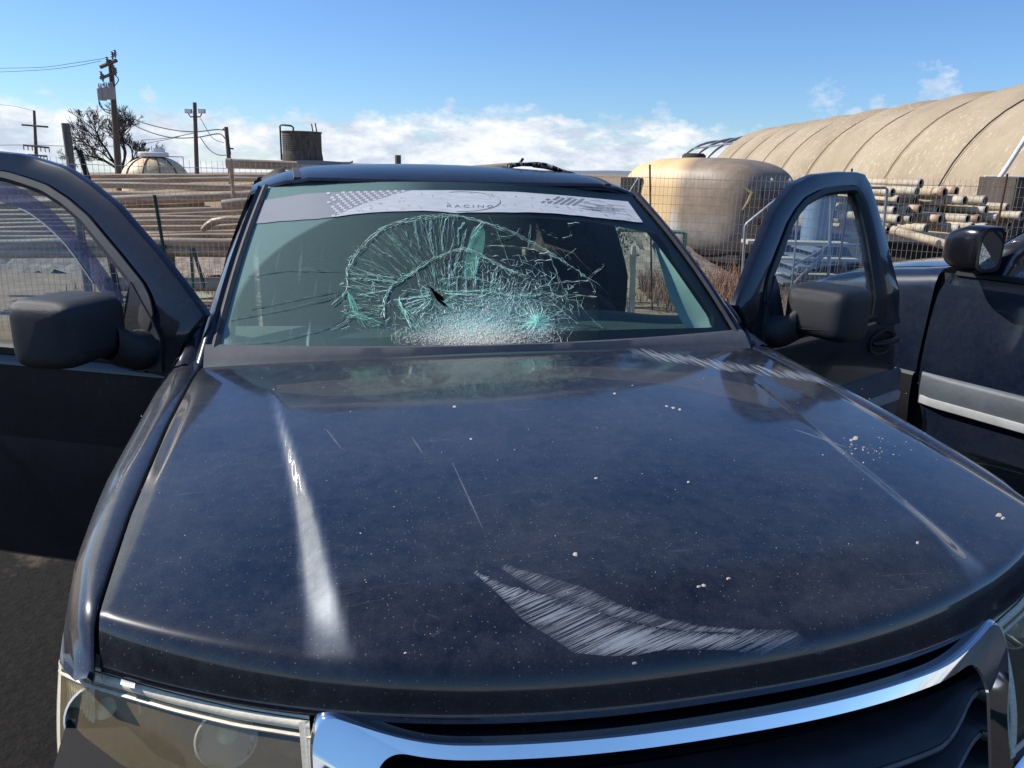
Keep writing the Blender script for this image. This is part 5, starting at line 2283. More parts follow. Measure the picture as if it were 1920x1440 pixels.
# (y at left px 150, y at right px 520, radius, distance, extra description)
LP = [
    (327, 324, .030, 10.3, 'thin pale pipe, topmost of the long stack'),
    (334, 331, .032, 10.1, 'thin grey pipe second from the top of the long stack'),
    (341, 350, .040, 9.7, 'grey pipe third from the top of the long stack, dipping to the right'),
    (357, 362, .050, 9.6, 'brown stained pipe in the upper part of the long stack'),
    (372, 344, .075, 9.9, 'wide pipe sloping up to the right in the upper part of the long stack'),
    (374, 355, .060, 9.4, 'thick pipe running up to the right beneath the sloping wide pipe'),
    (387, 372, .042, 9.5, 'narrow pipe above the middle of the long stack'),
    (391, 385, .036, 9.3, 'narrow pipe at the middle of the long stack'),
    (399, 389, .030, 9.2, 'bright edged pipe just below the middle of the long stack'),
    (406, 398, .034, 9.1, 'second bright edged pipe below the middle of the long stack'),
    (415, 408, .034, 9.0, 'third bright edged pipe below the middle of the long stack'),
    (424, 416, .034, 8.9, 'pipe in the lower third of the long stack under three bright ones'),
    (433, 428, .032, 8.8, 'thin pipe fourth from the bottom of the long stack'),
    (440, 437, .036, 8.75, 'pipe third from the bottom of the long stack'),
    (452, 448, .060, 8.7, 'thick pipe second from the bottom of the long stack'),
    (468, 464, .066, 8.7, 'thick brown pipe lying lowest in the long stack'),
]
for i, (ya, yb, r_, D_, lb) in enumerate(LP):
    a, b = ad(150, ya + 3, D_), ad(520, yb + 3, D_ + .35)
    d_ = (b - a)
    ex0, ex1 = .75, .9 + rp.uniform(0, .5)
    p0, p1 = a - d_ * ex0, b + d_ * ex1
    if i in (2, 6):
        p1 = a + d_ * (1.0 if i == 2 else .62)
    mb = MB()
    n_ = 8
    pts = [p0.lerp(p1, k / n_) + Vector((0, 0, .035 * noise.noise(Vector((i * 1.7, k * .6, 0))) - .02 * math.sin(k / n_ * math.pi))) for k in range(n_ + 1)]
    mb.tube(pts, r_, 14, False)
    mb.tube(pts, r_ * .86, 14, False)
    n0 = len(mb.v) // 2
    for base in (0, n_ * 14):
        mb.f += [(base + k, base + (k + 1) % 14, base + (k + 1) % 14 + n0, base + k + n0) for k in range(14)]
    o = mb.build('long_pipe', M['alu'])
    tag(o, lb, 'pipe', gp)
# broken gutter pieces
mb = MB()
q = [(380, 432), (388, 424), (400, 416), (425, 411), (455, 411), (480, 415)]
mb.tube([ad(x, y, 8.75) for x, y in q], [.03, .04, .042, .04, .03, .02], 10)
tag(mb.build('broken_pipe', M['alu']), 'short bent pipe piece with a crushed end on the lower right of the long stack', 'pipe')
mb = MB()
mb.tube([ad(418, 383, 8.9), ad(450, 381, 8.9), ad(490, 378, 9.0), ad(560, 372, 9.1)], [.055, .06, .05, .05], 12)
tag(mb.build('broken_pipe', M['alu']), 'thick dented pipe stub at the right end of the long stack', 'pipe')
# thick elevated pipe end over the suv roof edge
mb = MB()
a, b = ad(424, 306, 9.6), ad(640, 313, 9.9)
pts = [a, a.lerp(b, .5), b, b + (b - a) * 1.2]
mb.tube(pts, [.055, .052, .05, .05], 16, False)
mb.tube([a, a.lerp(b, .05)], .06, 16)
mb.tube([a + Vector((0, 0, -.03)) + (b - a) * .04, a + (b - a) * .04 + Vector((0, 0, -.20)), a + (b - a) * .04 + Vector((0, 0, -1.7))], [.03, .02, .018], 8)
tag(mb.build('overhead_pipe', M['alu']), 'raised horizontal pipe with a capped end above the left stack, ending over the suv roof', 'pipe')

# supports and clutter under the left stack
mb = MB()
for lat in (-5.6, -3.2):
    pass
g_e = empty('pipe_stand', ad(362, 545, 8.3), 'green steel trestle on a pale foot under the long pipe stack', 'stand')
mb = MB()
for q in ([(358, 466), (363, 540)], [(362, 466), (384, 540)]):
    a, b = ad(*q[0], 8.5), ad(*q[1], 8.4)
    mb.tube([a, b], .020, 6)
mb.build('leg', M['green'], g_e)
mb = MB()
rows = []
for k in range(5):
    rr = (1, .8, .5, .2, .02)[k]
    c_ = ad(366, 555, 8.3)
    rows.append([c_ + RH * (.20 * rr * math.cos(a)) + FH * (.15 * rr * math.sin(a)) + Vector((0, 0, .05 * (1 - rr))) for a in [2 * math.pi * j / 20 for j in range(20)]])
mb.grid(rows, closed=True)
mb.build('foot', simple('pale_green_foot', (.36, .42, .24), .7), g_e)
mb = MB()
mb.tube([ad(200, 533, 9.0), ad(420, 533, 9.2), ad(700, 540, 9.6)], .085, 18)
tag(mb.build('ground_pipe', M['flint']), 'fat pale pipe lying on the ground under the long pipe stack', 'pipe')
v_e = empty('valve', ad(295, 500, 8.6), 'rusty valve with pink topped bolts beside the green post', 'valve')
mb = MB()
c_ = ad(293, 508, 8.7)
mb.lathe([(.02, 0), (.09, 0), (.10, .03), (.09, .12), (.11, .14), (.11, .17), (.02, .17)], c_, (0, 0, 1), 18)
mb.build('body', M['rust'], v_e)
for (x, y) in ((274, 470), (289, 469), (300, 470), (289, 478), (300, 478)):
    mb = MB()
    p = ad(x, y, 8.6)
    mb.lathe([(.001, .02), (.016, .015), (.02, 0), (.016, -.015), (.012, -.06)], p, (0, 0, 1), 10)
    mb.build('bolt', simple('pink_primer', (.42, .22, .18), .7), v_e)
mb = MB()
c_ = ad(314, 560, 8.9)
mb.box(Vector((c_.x, c_.y, .42)), (.16, .25, .60), Matrix.Rotation(-YAW, 3, 'Z'))
mb.box(Vector((c_.x, c_.y, .735)), (.19, .28, .03), Matrix.Rotation(-YAW, 3, 'Z'))
tag(mb.build('electric_box', M['green'], smooth=False), 'dark green steel box standing behind the green fence post', 'box')

# ================================================================= LEFT: DOME TANK
tk = empty('dome_tank', cw((290 - 960) / F_PX * 15, 15, 0), 'pale domed plastic tank with steel bands standing behind the pipe stack', 'tank')
c_ = ad(291, 325, 15)
c_.z = 0
zt = ad(291, 293, 15).z
mb = MB()
Rk = .60
prof = [(Rk, .2), (Rk, 1.35)] + [(Rk * math.cos(a), 1.35 + (zt - 1.35) * math.sin(a)) for a in [math.pi / 2 * k / 12 for k in range(1, 12)]] + [(.17, zt)]
mb.lathe(prof, c_, (0, 0, 1), 48)
mb.build('shell', simple('yellowed_plastic', (.85, .63, .34), .5, 0, .25, 2), tk)
for a0 in (-2.35, -1.75, -1.25, -.7, .4, 1.2, 2.2):
    mb = MB()
    pts = [c_ + Vector((math.cos(a0) * r_ * 1.012, math.sin(a0) * r_ * 1.012, h + .004)) for r_, h in prof[1:]]
    mb.tube(pts, .011, 6)
    mb.build('band', M['rust'], tk)
mb = MB()
mb.lathe([(.02, zt - .01), (.26, zt - .01), (.27, zt + .01), (.27, zt + .06), (.25, zt + .075), (.02, zt + .075)], c_, (0, 0, 1), 30)
mb.box(c_ + RH * .12 + Vector((0, 0, zt + .11)), (.18, .14, .07))
mb.build('lid', M['white'], tk)
mb = MB()
mb.tube([c_ + RH * .1 + Vector((0, 0, zt + .0)), c_ + RH * .56 + Vector((0, 0, zt + .0)), c_ + RH * .56 + Vector((0, 0, 1.3))], .009, 6)
mb.tube([c_ - RH * .02 + Vector((0, 0, zt + .07)), c_ - RH * .02 + Vector((0, 0, zt + .18))], .006, 6)
mb.build('vent_pipe', M['wiredark'], tk)

# ================================================================= WATER TOWER
D_ = 45
wt = empty('water_tower', cw((570 - 960) / F_PX * D_, D_, 0), 'stained concrete water tank on its stand rising above the suv roof', 'water tower')
b = ad(568, 302, D_)
c_ = Vector((b.x, b.y, 0))
zb, zt = b.z, ad(568, 247, D_).z
mb = MB()
H_ = zt - zb
prof = [(.02, zb), (1.14, zb), (1.12, zb + H_ * .15), (1.08, zb + H_ * .3)]
for k in range(1, 10):
    h = zb + H_ * (.3 + .7 * k / 10)
    prof += [(1.075, h - .01), (1.095, h), (1.075, h + .01)]
prof += [(1.12, zt - .05), (1.13, zt), (1.0, zt), (.98, zt - .1), (.02, zt - .1)]
mb.lathe(prof, c_, (0, 0, 1), 40)
mb.build('tank', M['concrete'], wt)
mb = MB()
mb.box(c_ + RH * .1 + Vector((0, 0, zb - .10)), (3.0, 2.8, .18), Matrix.Rotation(-YAW, 3, 'Z'))
for i in (-1, 1):
    for j in (-1, 1):
        mb.tube([c_ + RH * i * 1.0 + FH * j * 1.0 + Vector((0, 0, zb - .1)), c_ + RH * i * 1.1 + FH * j * 1.1], .10, 8)
mb.build('platform', M['pole'], wt)
mb = MB()
mb.tube([ad(528, 300, D_), ad(525, 236, D_), ad(528, 234, D_), ad(546, 236, D_), ad(550, 239, D_), ad(550, 248, D_)], .05, 8)
mb.tube([ad(587, 248, D_), ad(584, 232, D_)], .035, 6)
mb.tube([ad(594, 248, D_), ad(591, 231, D_)], .035, 6)
mb.build('standpipe', M['wiredark'], wt)

# ================================================================= POLES AND WIRES
D1 = 50
ppole = empty('utility_pole', ad(222, 320, D1) * 1.0, 'tall leaning wooden utility pole with grey transformers and two crossarms', 'utility pole')
p0, p1 = ad(223, 327, D1), ad(207, 112, D1)
mb = MB()
mb.tube([p0 + (p0 - p1) * .35, p0, p0.lerp(p1, .5), p1], [.24, .22, .18, .14], 12)
mb.build('shaft', M['pole'], ppole)
for (a, b_, r_) in (((188, 126), (219, 113), .11), ((188, 147), (217, 136), .09)):
    mb = MB()
    mb.tube([ad(*a, D1 - .3), ad(*b_, D1 - .3)], r_, 6)
    mb.build('crossarm', M['pole'], ppole)
for x, y in ((211, 108), (216, 105), (201, 118), (190, 145), (213, 133), (217, 138), (193, 150)):
    mb = MB()
    p = ad(x, y, D1 - .3)
    mb.lathe([(.02, .35), (.10, .32), (.06, .26), (.11, .2), (.06, .14), (.11, .08), (.05, 0), (.05, -.1)], p, (0, 0, 1), 10)
    mb.build('insulator', simple('grey_insulator', (.14, .18, .20), .4), ppole)
for x, y, r_ in ((191, 176, .26), (201, 174, .26), (209, 174, .2)):
    mb = MB()
    p = ad(x, y, D1 - .5)
    mb.lathe([(.02, .36), (r_ * .9, .36), (r_, .30), (r_ * 1.03, .28), (r_, .26), (r_, -.34), (r_ * .9, -.38), (.02, -.38)], p, (0, 0, 1), 18)
    for q in (-.5, 0, .5):
        mb.lathe([(.02, .62), (.05, .58), (.03, .52), (.05, .46), (.04, .36)], p + RH * r_ * q, (0, 0, 1), 8)
    mb.build('transformer', simple('transformer_grey', (.34, .36, .37), .5), ppole)
mb = MB()
for a, m_, b_ in (((184, 183), (190, 202), (216, 209)), ((185, 188), (196, 208), (216, 215)), ((215, 140), (222, 150), (212, 165))):
    mb.tube([ad(p.x, p.y, D1 - .4) for p in catmull([(*a, 0), (*m_, 0), (*b_, 0)], 6)], .03, 5)
mb.build('jumper_cable', M['wiredark'], ppole)

D2 = 85
cpole = empty('utility_pole', ad(68, 320, D2), 'distant thin cross shaped power pole on the far left', 'utility pole')
mb = MB()
mb.tube([ad(69, 340, D2), ad(68, 290, D2), ad(64, 207, D2)], [.20, .18, .13], 8)
mb.build('shaft', M['pole'], cpole)
for a, b_ in (((41, 234), (90, 238)), ((44, 272), (92, 277)), ((52, 290), (88, 293))):
    mb = MB()
    mb.tube([ad(*a, D2 - .3), ad(*b_, D2 - .3)], .10, 6)
    if a[1] > 250:
        for k in range(7):
            t_ = k / 6
            x, y = a[0] + (b_[0] - a[0]) * t_, a[1] + (b_[1] - a[1]) * t_
            mb.tube([ad(x, y + 1, D2 - .3), ad(x + 1, y + 9, D2 - .3)], .05, 5)
    mb.build('crossarm', M['pole'], cpole)
D3 = 40
lpole = empty('floodlight_pole', ad(369, 320, D3), 'slim pole carrying two white floodlights left of the water tower', 'light pole')
mb = MB()
mb.tube([ad(370, 340, D3), ad(369, 318, D3), ad(365, 192, D3)], [.12, .11, .09], 10)
mb.build('shaft', M['pole'], lpole)
for sx in (-1, 1):
    mb = MB()
    q = [(366, 219), (366 + sx * 9, 219), (366 + sx * 12, 214), (366 + sx * 12, 211)]
    mb.tube([ad(x, y, D3) for x, y in q], .03, 6)
    mb.build('bracket', M['wiredark'], lpole)
    mb = MB()
    c_ = ad(366 + sx * 12.5, 208.5, D3)
    mb.box(c_, (.33, .14, .20), Matrix.Rotation(-YAW, 3, 'Z'))
    fo_ = mb.build('floodlight', M['galv'], lpole, smooth=False)
    mb = MB()
    mb.box(c_ - FH * .075, (.29, .02, .16), Matrix.Rotation(-YAW, 3, 'Z'))
    mb.build('lamp_face', M['bulbwhite'], fo_, smooth=False)
D4 = 42
spole = empty('utility_pole', ad(430, 320, D4), 'short wooden service pole between the floodlight pole and the water tower', 'utility pole')
mb = MB()
mb.tube([ad(433, 345, D4), ad(431, 318, D4), ad(424, 238, D4)], [.12, .11, .10], 10)
mb.tube([ad(422, 244, D4), ad(418, 242, D4)], .05, 6)
mb.build('shaft', M['pole'], spole)
mb = MB()
mb.tube([ad(427, 262, D4 - .2), ad(431, 290, D4 - .2)], .07, 8)
mb.tube([ad(428, 278, D4 - .2), ad(438, 279, D4 - .2)], .04, 6)
mb.build('riser', M['wiredark'], spole)


def wire(pts, D0, D1_, label, r_=.022, group=None):
    mb = MB()
    cp_ = catmull([(x, y, 0) for x, y in pts], 8)
    x0, x1 = cp_[0].x, cp_[-1].x
    mb.tube([ad(p.x, p.y, D0 + (D1_ - D0) * (p.x - x0) / (x1 - x0)) for p in cp_], r_, 5)
    tag(mb.build('cable', M['wiredark']), label, 'cable', group)


wire([(222, 206), (262, 228), (320, 243), (365, 247), (405, 243), (418, 244)], D1, D4, 'upper sagging cable from the leaning utility pole to the short service pole', .03)
wire([(222, 214), (262, 240), (315, 257), (365, 258), (410, 251), (424, 262)], D1, D4, 'lower sagging cable from the leaning utility pole to the short service pole', .03)
wire([(0, 128), (80, 126), (140, 118), (204, 108)], 60, D1, 'upper of the power lines running off to the left edge from the leaning pole', .016, 'power lines at the upper left')
wire([(0, 135), (80, 131), (140, 124), (190, 114)], 60, D1, 'lower of the power lines running off to the left edge from the leaning pole', .016, 'power lines at the upper left')
wire([(0, 272), (60, 272), (130, 274), (222, 274)], 85, 84, 'thin level power line passing the distant cross shaped pole', .03)
wire([(0, 196), (30, 200), (64, 208)], 90, 85, 'faint line descending to the top of the distant cross shaped pole', .02)
wire([(265, 263), (320, 258), (365, 249)], 60, 40, 'thin cable rising from the bare tree to the floodlight pole, upper one', .02)
wire([(268, 270), (320, 260), (345, 253)], 60, 44, 'thin cable rising from the bare tree to the floodlight pole, lower one', .02)
wire([(376, 258), (392, 280), (408, 290), (425, 291)], D3, D4, 'slack loop hanging left of the short service pole', .02)
wire([(376, 222), (398, 258), (420, 268)], D3, D4, 'thin guy line from the right floodlight down to the short service pole', .015)

# bare tree
DT = 58
tree = empty('bare_tree', ad(222, 325, DT), 'leafless spreading tree behind the leaning utility pole', 'tree')
rt_ = random.Random(21)
mbt, mbc = MB(), MB()
cnt = [0]


def branch(p, d, ln, r_, lev):
    if lev > 7:
        return
    cnt[0] += 1
    q = p
    pts = [p]
    for k in range(3):
        d = (d + Vector((rt_.uniform(-1, 1), rt_.uniform(-1, 1), rt_.uniform(-.6, .9))) * .13).normalized()
        q = q + d * ln / 3
        pts.append(q)
    (mbt if lev < 2 else mbc).tube(pts, [r_, r_ * .86, r_ * .74, r_ * .62], 6 if lev < 2 else 3, False)
    n_ = 3 if lev < 5 else 4
    for k in range(n_):
        ax_ = d.orthogonal().normalized()
        ax_.rotate(Matrix.Rotation(rt_.uniform(0, 6.28), 3, d))
        nd = (d + ax_ * rt_.uniform(.35, .85) + Vector((0, 0, .10))).normalized()
        s0 = pts[rt_.choice((1, 2, 3, 3))]
        branch(s0, nd, ln * rt_.uniform(.58, .80), max(.013, r_ * .58), lev + 1)


base = ad(226, 322, DT)
base.z = 0
for q, ln in ((Vector((-.55, 0, 1)), 1.75), (Vector((.45, .1, .8)), 1.45), (Vector((-.1, .3, 1)), 1.8), (Vector((-.85, -.2, .8)), 1.6), (Vector((.9, .0, .55)), 1.3)):
    branch(base + Vector((0, 0, 1.0)), (RH * q.x + FH * q.y + Vector((0, 0, q.z))).normalized(), ln, .13, 1)
mbt.tube([base, base + Vector((0, 0, 1.05))], [.3, .2], 10)
mbt.build('trunk', M['bark'], tree)
mbc.build('crown', M['bark'], tree, smooth=False)

# ================================================================= TENT (hoop barn)
ten = empty('hoop_barn', cw(15, 30, 0), 'long tan fabric hoop barn behind the camper', 'barn')


def tarp_mat():
    t = NT('weathered_tan_tarp')
    v = t.coord()
    n1 = t.noise(.5, 6, .6, v)
    n2 = t.noise(7, 7, .7, v)
    a = t.ramp(n1, [(.3, (.27, .21, .14)), (.55, (.35, .28, .19)), (.75, (.41, .34, .235))])
    mp = t.n('ShaderNodeMapping')
    mp.inputs['Scale'].default_value = (6, 6, 1.6)
    mp.inputs['Rotation'].default_value = (.3, .5, .2)
    tcn = t.n('ShaderNodeTexCoord')
    t.l(tcn.outputs['Object'], mp.inputs[0])
    nn = t.noise(1.6, 6, .75, mp.outputs[0])
    pat = t.math('MULTIPLY', t.math('SUBTRACT', nn, .56), 16, True)
    pat = t.math('MULTIPLY', pat, t.math('MULTIPLY', t.math('SUBTRACT', t.noise(.35, 3, .5, v), .36), 6, True))
    col = t.mix(t.math('MULTIPLY', pat, .75), a, (.58, .50, .36))
    col = t.mix(t.math('MULTIPLY', t.math('SUBTRACT', .42, n2), 3, True), col, (.19, .14, .085))
    return t.done(t.bsdf(col, .8, 0, t.bump(n2, .35, .05), .3))


M['tarp_seam'] = simple('tarp_seam', (.30, .22, .135), .85)
TL_, TW, TH_ = 15.0, 4.0, 4.24
D0t, D1t = 17.6, 47.5
nb = 9
rows = []
NS = 270
for i in range(NS + 1):
    D_ = D0t + (D1t - D0t) * i / NS
    ph = (D_ - D0t) / ((D1t - D0t) / nb)
    fr_ = ph - math.floor(ph)
    bul = .24 * abs(math.sin(math.pi * fr_)) ** .75
    row = []
    for k in range(41):
        a = math.pi * k / 40
        f = 1 + bul * math.sin(a) ** .35 / 4.4
        z = TH_ * math.sin(a) * f
        lat = TL_ - TW * math.cos(a) * f
        rp_ = .03 * noise.noise(Vector((D_ * 2.2, a * 5, 0))) + .012 * math.sin(D_ * 9 + a * 3)
        row.append(cw(lat + rp_, D_, z + rp_))
    rows.append(row)
mb = MB()
mb.grid(rows)
mb.build('tarp', tarp_mat(), ten, angle=60)
# hoops, near frame and bare far hoops
for D_ in (D0t - .02, 50.5, 54.5, 59):
    mb = MB()
    mb.tube([cw(TL_ - TW * math.cos(math.pi * k / 24) * .985, D_, TH_ * math.sin(math.pi * k / 24) * .985) for k in range(25)], .045 if D_ < 20 else .09, 8)
    mb.build('hoop', M['white'] if D_ < 20 else M['galv'], ten)
for i in range(1, nb):
    D_ = D0t + (D1t - D0t) * i / nb
    mb = MB()
    mb.tube([cw(TL_ - (TW + .06) * math.cos(math.pi * k / 30), D_, (TH_ + .06) * math.sin(math.pi * k / 30)) for k in range(31)], .022, 5)
    mb.build('rope', M['wiredark'] if i == 1 else M['tarp_seam'], ten)
mb = MB()
for k in (4, 8, 12, 16, 20):
    a = math.pi * k / 24
    mb.tube([cw(TL_ - TW * math.cos(a) * .985, 47.5, TH_ * math.sin(a) * .985), cw(TL_ - TW * math.cos(a) * .985, 59, TH_ * math.sin(a) * .985)], .06, 6)
mb.build('purlin', M['galv'], ten)
mb = MB()
rows = []
for i in range(9):
    D_ = 50.5 + 3 * i / 8
    rows.append([cw(TL_ - 4.0 * math.cos(a) * (1 + .01 * math.sin(i * 2 + a * 9)), D_, 4.22 * math.sin(a)) for a in [.08 + .5 * k / 10 for k in range(11)]])
mb.grid(rows)
mb.build('torn_cover', simple('green_cover', (.06, .14, .10), .7), ten)
# white bracing at the near opening
mb = MB()
mb.tube([ad(1850, 368, 17.2), ad(1885, 318, 17.0), ad(1935, 240, 16.8)], .05, 8)
mb.tube([ad(1846, 332, 17.3), ad(1990, 334, 17.3)], .035, 8)
mb.build('brace', M['white'], ten)
mb = MB()
mb.grid([[cw(lat, 21.0, z) for lat in (11.9, 13, 15, 17, 18.1)] for z in (0, 1.0, 1.8, 2.3)])
mb.build('inner_wall', simple('dark_canvas', (.10, .085, .07), .9, 0, .3, 2), ten)

# ================================================================= CAMPER
TRC = Vector((6.58, 12.75, 0))
td_ = Vector((-.46, .89, 0)).normalized()      # length direction, away to the left
tw_ = Vector((.89, .46, 0)).normalized()
cam_e = empty('camper', TRC, 'rounded tan caravan with a dark grey rear end and a pale lower patch', 'caravan')
Lh, Wh, Zb, Zt = 1.52, 1.0, .14, 1.99


def camper_mat():
    t = NT('camper_skin')
    v = t.coord('UV')
    sp = t.n('ShaderNodeSeparateXYZ')
    t.l(v, sp.inputs[0])
    x, z = sp.outputs[0], sp.outputs[1]
    n1 = t.noise(3, 6, .6)
    wob = t.math('MULTIPLY', t.math('SUBTRACT', n1, .5), .35)
    tan = t.ramp(n1, [(.3, (.66, .44, .20)), (.7, (.78, .56, .29))])
    pale = t.math('MULTIPLY', t.math('SUBTRACT', t.math('ADD', x, t.math('MULTIPLY', wob, .15)), -.05), 30, True)
    pale = t.math('MULTIPLY', pale, t.math('MULTIPLY', t.math('SUBTRACT', .52, t.math('ADD', z, wob)), 5, True))
    col = t.mix(pale, tan, (.80, .78, .70))
    # darker grey towards the rear end
    rear_dark = t.math('MULTIPLY', t.math('SUBTRACT', t.math('ADD', sp.outputs[2], t.math('MULTIPLY', wob, .2)), -.22), 4.5, True)
    col = t.mix(t.math('MULTIPLY', rear_dark, .85), col, t.ramp(t.noise(4, 6, .7), [(.35, (.11, .09, .075)), (.7, (.24, .19, .15))]))
    return t.done(t.bsdf(col, .5, 0, t.bump(t.noise(2.5, 3, .5), .25, .05), .4))


mb = MB()
rows, uvc = [], []
NA, NB_ = 48, 96
for a in range(NA + 1):
    th_ = -math.pi / 2 + math.pi * a / NA
    row = []
    for b in range(NB_):
        ph = 2 * math.pi * b / NB_
        f = lambda q, e: math.copysign(abs(q) ** e, q)
        ex = .45
        cz_ = f(math.cos(th_), .60)
        x = cz_ * f(math.cos(ph), ex)      # along length
        y = cz_ * f(math.sin(ph), ex)
        z = f(math.sin(th_), .56)
        if z < -.86:
            z = -.86 - (abs(z) - .86) * .1
        row.append(TRC + td_ * (x * Lh) + tw_ * (y * Wh) + Vector((0, 0, (Zb + Zt) / 2 + z * (Zt - Zb) / 2)))
        uvc.append((y, (z + 1) / 2, x))
    rows.append(row)
mb.grid(rows, closed=True)
# a 3-component coordinate is stored as a colour-free vector attribute
cam_mat = camper_mat()
shell = mb.build('shell', cam_mat, cam_e, angle=80)
at = shell.data.attributes.new('skin', 'FLOAT_VECTOR', 'POINT')
for i, q in enumerate(uvc):
    # first: along the length (rear end positive), second: height, third: towards the darker end
    at.data[i].vector = (-q[2], q[1], -q[2] - .15 + .25 * max(0, q[0]))
for nd in list(cam_mat.node_tree.nodes):
    if nd.type == 'MAPPING' and nd.inputs[0].is_linked and nd.inputs[0].links[0].from_socket.name == 'UV':
        an_ = cam_mat.node_tree.nodes.new('ShaderNodeAttribute')
        an_.attribute_name = 'skin'
        cam_mat.node_tree.links.new(an_.outputs['Vector'], nd.inputs[0])


def CP(x, y, z, o=0.0):
    """point on the camper: x along (+ far), y across (- = side facing left), z height"""
    return TRC + td_ * x + tw_ * y + Vector((0, 0, z))


mb = MB()
mb.lathe([(.02, .10), (.18, .10), (.22, .06), (.23, 0)], CP(.35, 0, Zt - .02), (0, 0, 1), 16)
mb.build('roof_vent', M['darkbed'], cam_e)
# side window with a propped frame
mb = MB()
mb.box(CP(1.02, -Wh * .965, 1.42), (.5, .05, .36), Matrix.Rotation(math.atan2(td_.y, td_.x), 3, 'Z'))
wn = mb.build('side_window', M['pipedark'], cam_e, smooth=False)
mb = MB()
fr_ = [CP(.80, -Wh - .01, 1.60), CP(1.27, -Wh * .9, 1.60), CP(1.27, -Wh * .9, 1.24), CP(.80, -Wh - .01, 1.24), CP(.80, -Wh - .01, 1.60)]
mb.tube(fr_, .016, 6)
mb.tube([CP(.82, -Wh - .02, 1.60), CP(1.0, -Wh - .12, 1.24)], .014, 6)
mb.build('window_frame', M['galv'], wn)
# end window, tail light, knobs, trim
mb = MB()
mb.box(CP(-Lh * .985, .05, 1.30), (.05, 1.15, .38), Matrix.Rotation(math.atan2(td_.y, td_.x), 3, 'Z'))
mb.build('end_window', simple('dark_end_glass', (.10, .10, .13), .25), cam_e, smooth=False)
mb = MB()
mb.lathe([(.0005, .03), (.04, .025), (.055, 0)], CP(-Lh * .985, -.55, .92), -td_, 14)
mb.build('tail_light', simple('red_lens', (.22, .02, .02), .3), cam_e)
for y in (-.25, .35):
    mb = MB()
    mb.lathe([(.0005, .03), (.03, .02), (.04, 0)], CP(-Lh * .97, y, 1.62), -td_, 12)
    mb.build('clearance_lamp', M['white'], cam_e)
mb = MB()
mb.tube([CP(-1.30, -.82, 1.50), CP(-1.42, -.74, 1.40), CP(-1.40, -.80, 1.25), CP(-1.36, -.88, 1.12)], [.02, .035, .02, .01], 6)
mb.build('rag', simple('straw_rag', (.42, .33, .15), .9), cam_e)
mb = MB()
mb.box(TRC + Vector((0, 0, .28)), (Lh * 1.75, Wh * 1.6, .14), Matrix.Rotation(math.atan2(td_.y, td_.x), 3, 'Z'))
mb.lathe([(.1, -.1), (.30, -.1), (.32, 0), (.30, .1), (.1, .1)], CP(.1, -Wh * .80, .30), tw_, 24)
mb.lathe([(.1, -.1), (.30, -.1), (.32, 0), (.30, .1), (.1, .1)], CP(.1, Wh * .80, .30), tw_, 24)
mb.build('chassis', M['darkbed'], cam_e)

# green gate
gt = empty('green_gate', ad(1270, 500, 10.1), 'pale green tubular gate frame leaning by the camper side', 'gate')
mb = MB()
D_ = 10.0
a, b, c_ = ad(1245, 434, D_), ad(1282, 436, D_), ad(1279, 520, D_)
mb.tube([a - RH * .6, a, b], .022, 6)
mb.tube([b + RH * .02, c_], .028, 6)
mb.tube([ad(1262, 435, D_), ad(1280, 470, D_)], .014, 6)
mb.tube([a - RH * .6, ad(1160, 520, D_)], .022, 6)
mb.build('frame', M['greenpale'], gt, smooth=True)

# metal steps right of the camper
stp = empty('metal_stairs', ad(1500, 560, 10.0), 'galvanised stairs with a sloping handrail behind the open right door', 'stairs')
D_ = 10.0
for dd_ in (0, .8):
    mb = MB()
    q = [(1391, 530), (1397, 425), (1400, 419), (1467, 364), (1560, 352), (1660, 352), (1664, 356), (1655, 440)]
    mb.tube([ad(x, y, D_ + dd_) for x, y in q], .018, 8)
    mb.tube([ad(1500, 352, D_ + dd_), ad(1484, 545, D_ + dd_)], .014, 8)
    mb.tube([ad(1560, 352, D_ + dd_), ad(1553, 520, D_ + dd_)], .022, 8)
    mb.tube([ad(1485, 500, D_ + dd_), ad(1553, 460, D_ + dd_), ad(1640, 458, D_ + dd_)], .014, 8)
    mb.build('handrail', M['galv'], stp)
    mb = MB()
    a, b = ad(1478, 545, D_ + dd_), ad(1552, 468, D_ + dd_)
    mb.grid([[a + Vector((0, 0, .05)), a - Vector((0, 0, .05))], [b + Vector((0, 0, .05)), b - Vector((0, 0, .05))]])
    mb.build('stringer', M['galv'], stp, solid=.02)
for k in range(5):
    mb = MB()
    p = ad(1485 + 14 * k, 532 - 15 * k, D_)
    mb.box(p + FH * .4, (.24, .8, .03), Matrix.Rotation(-YAW, 3, 'Z'))
    mb.build('tread', M['galv'], stp, smooth=False)

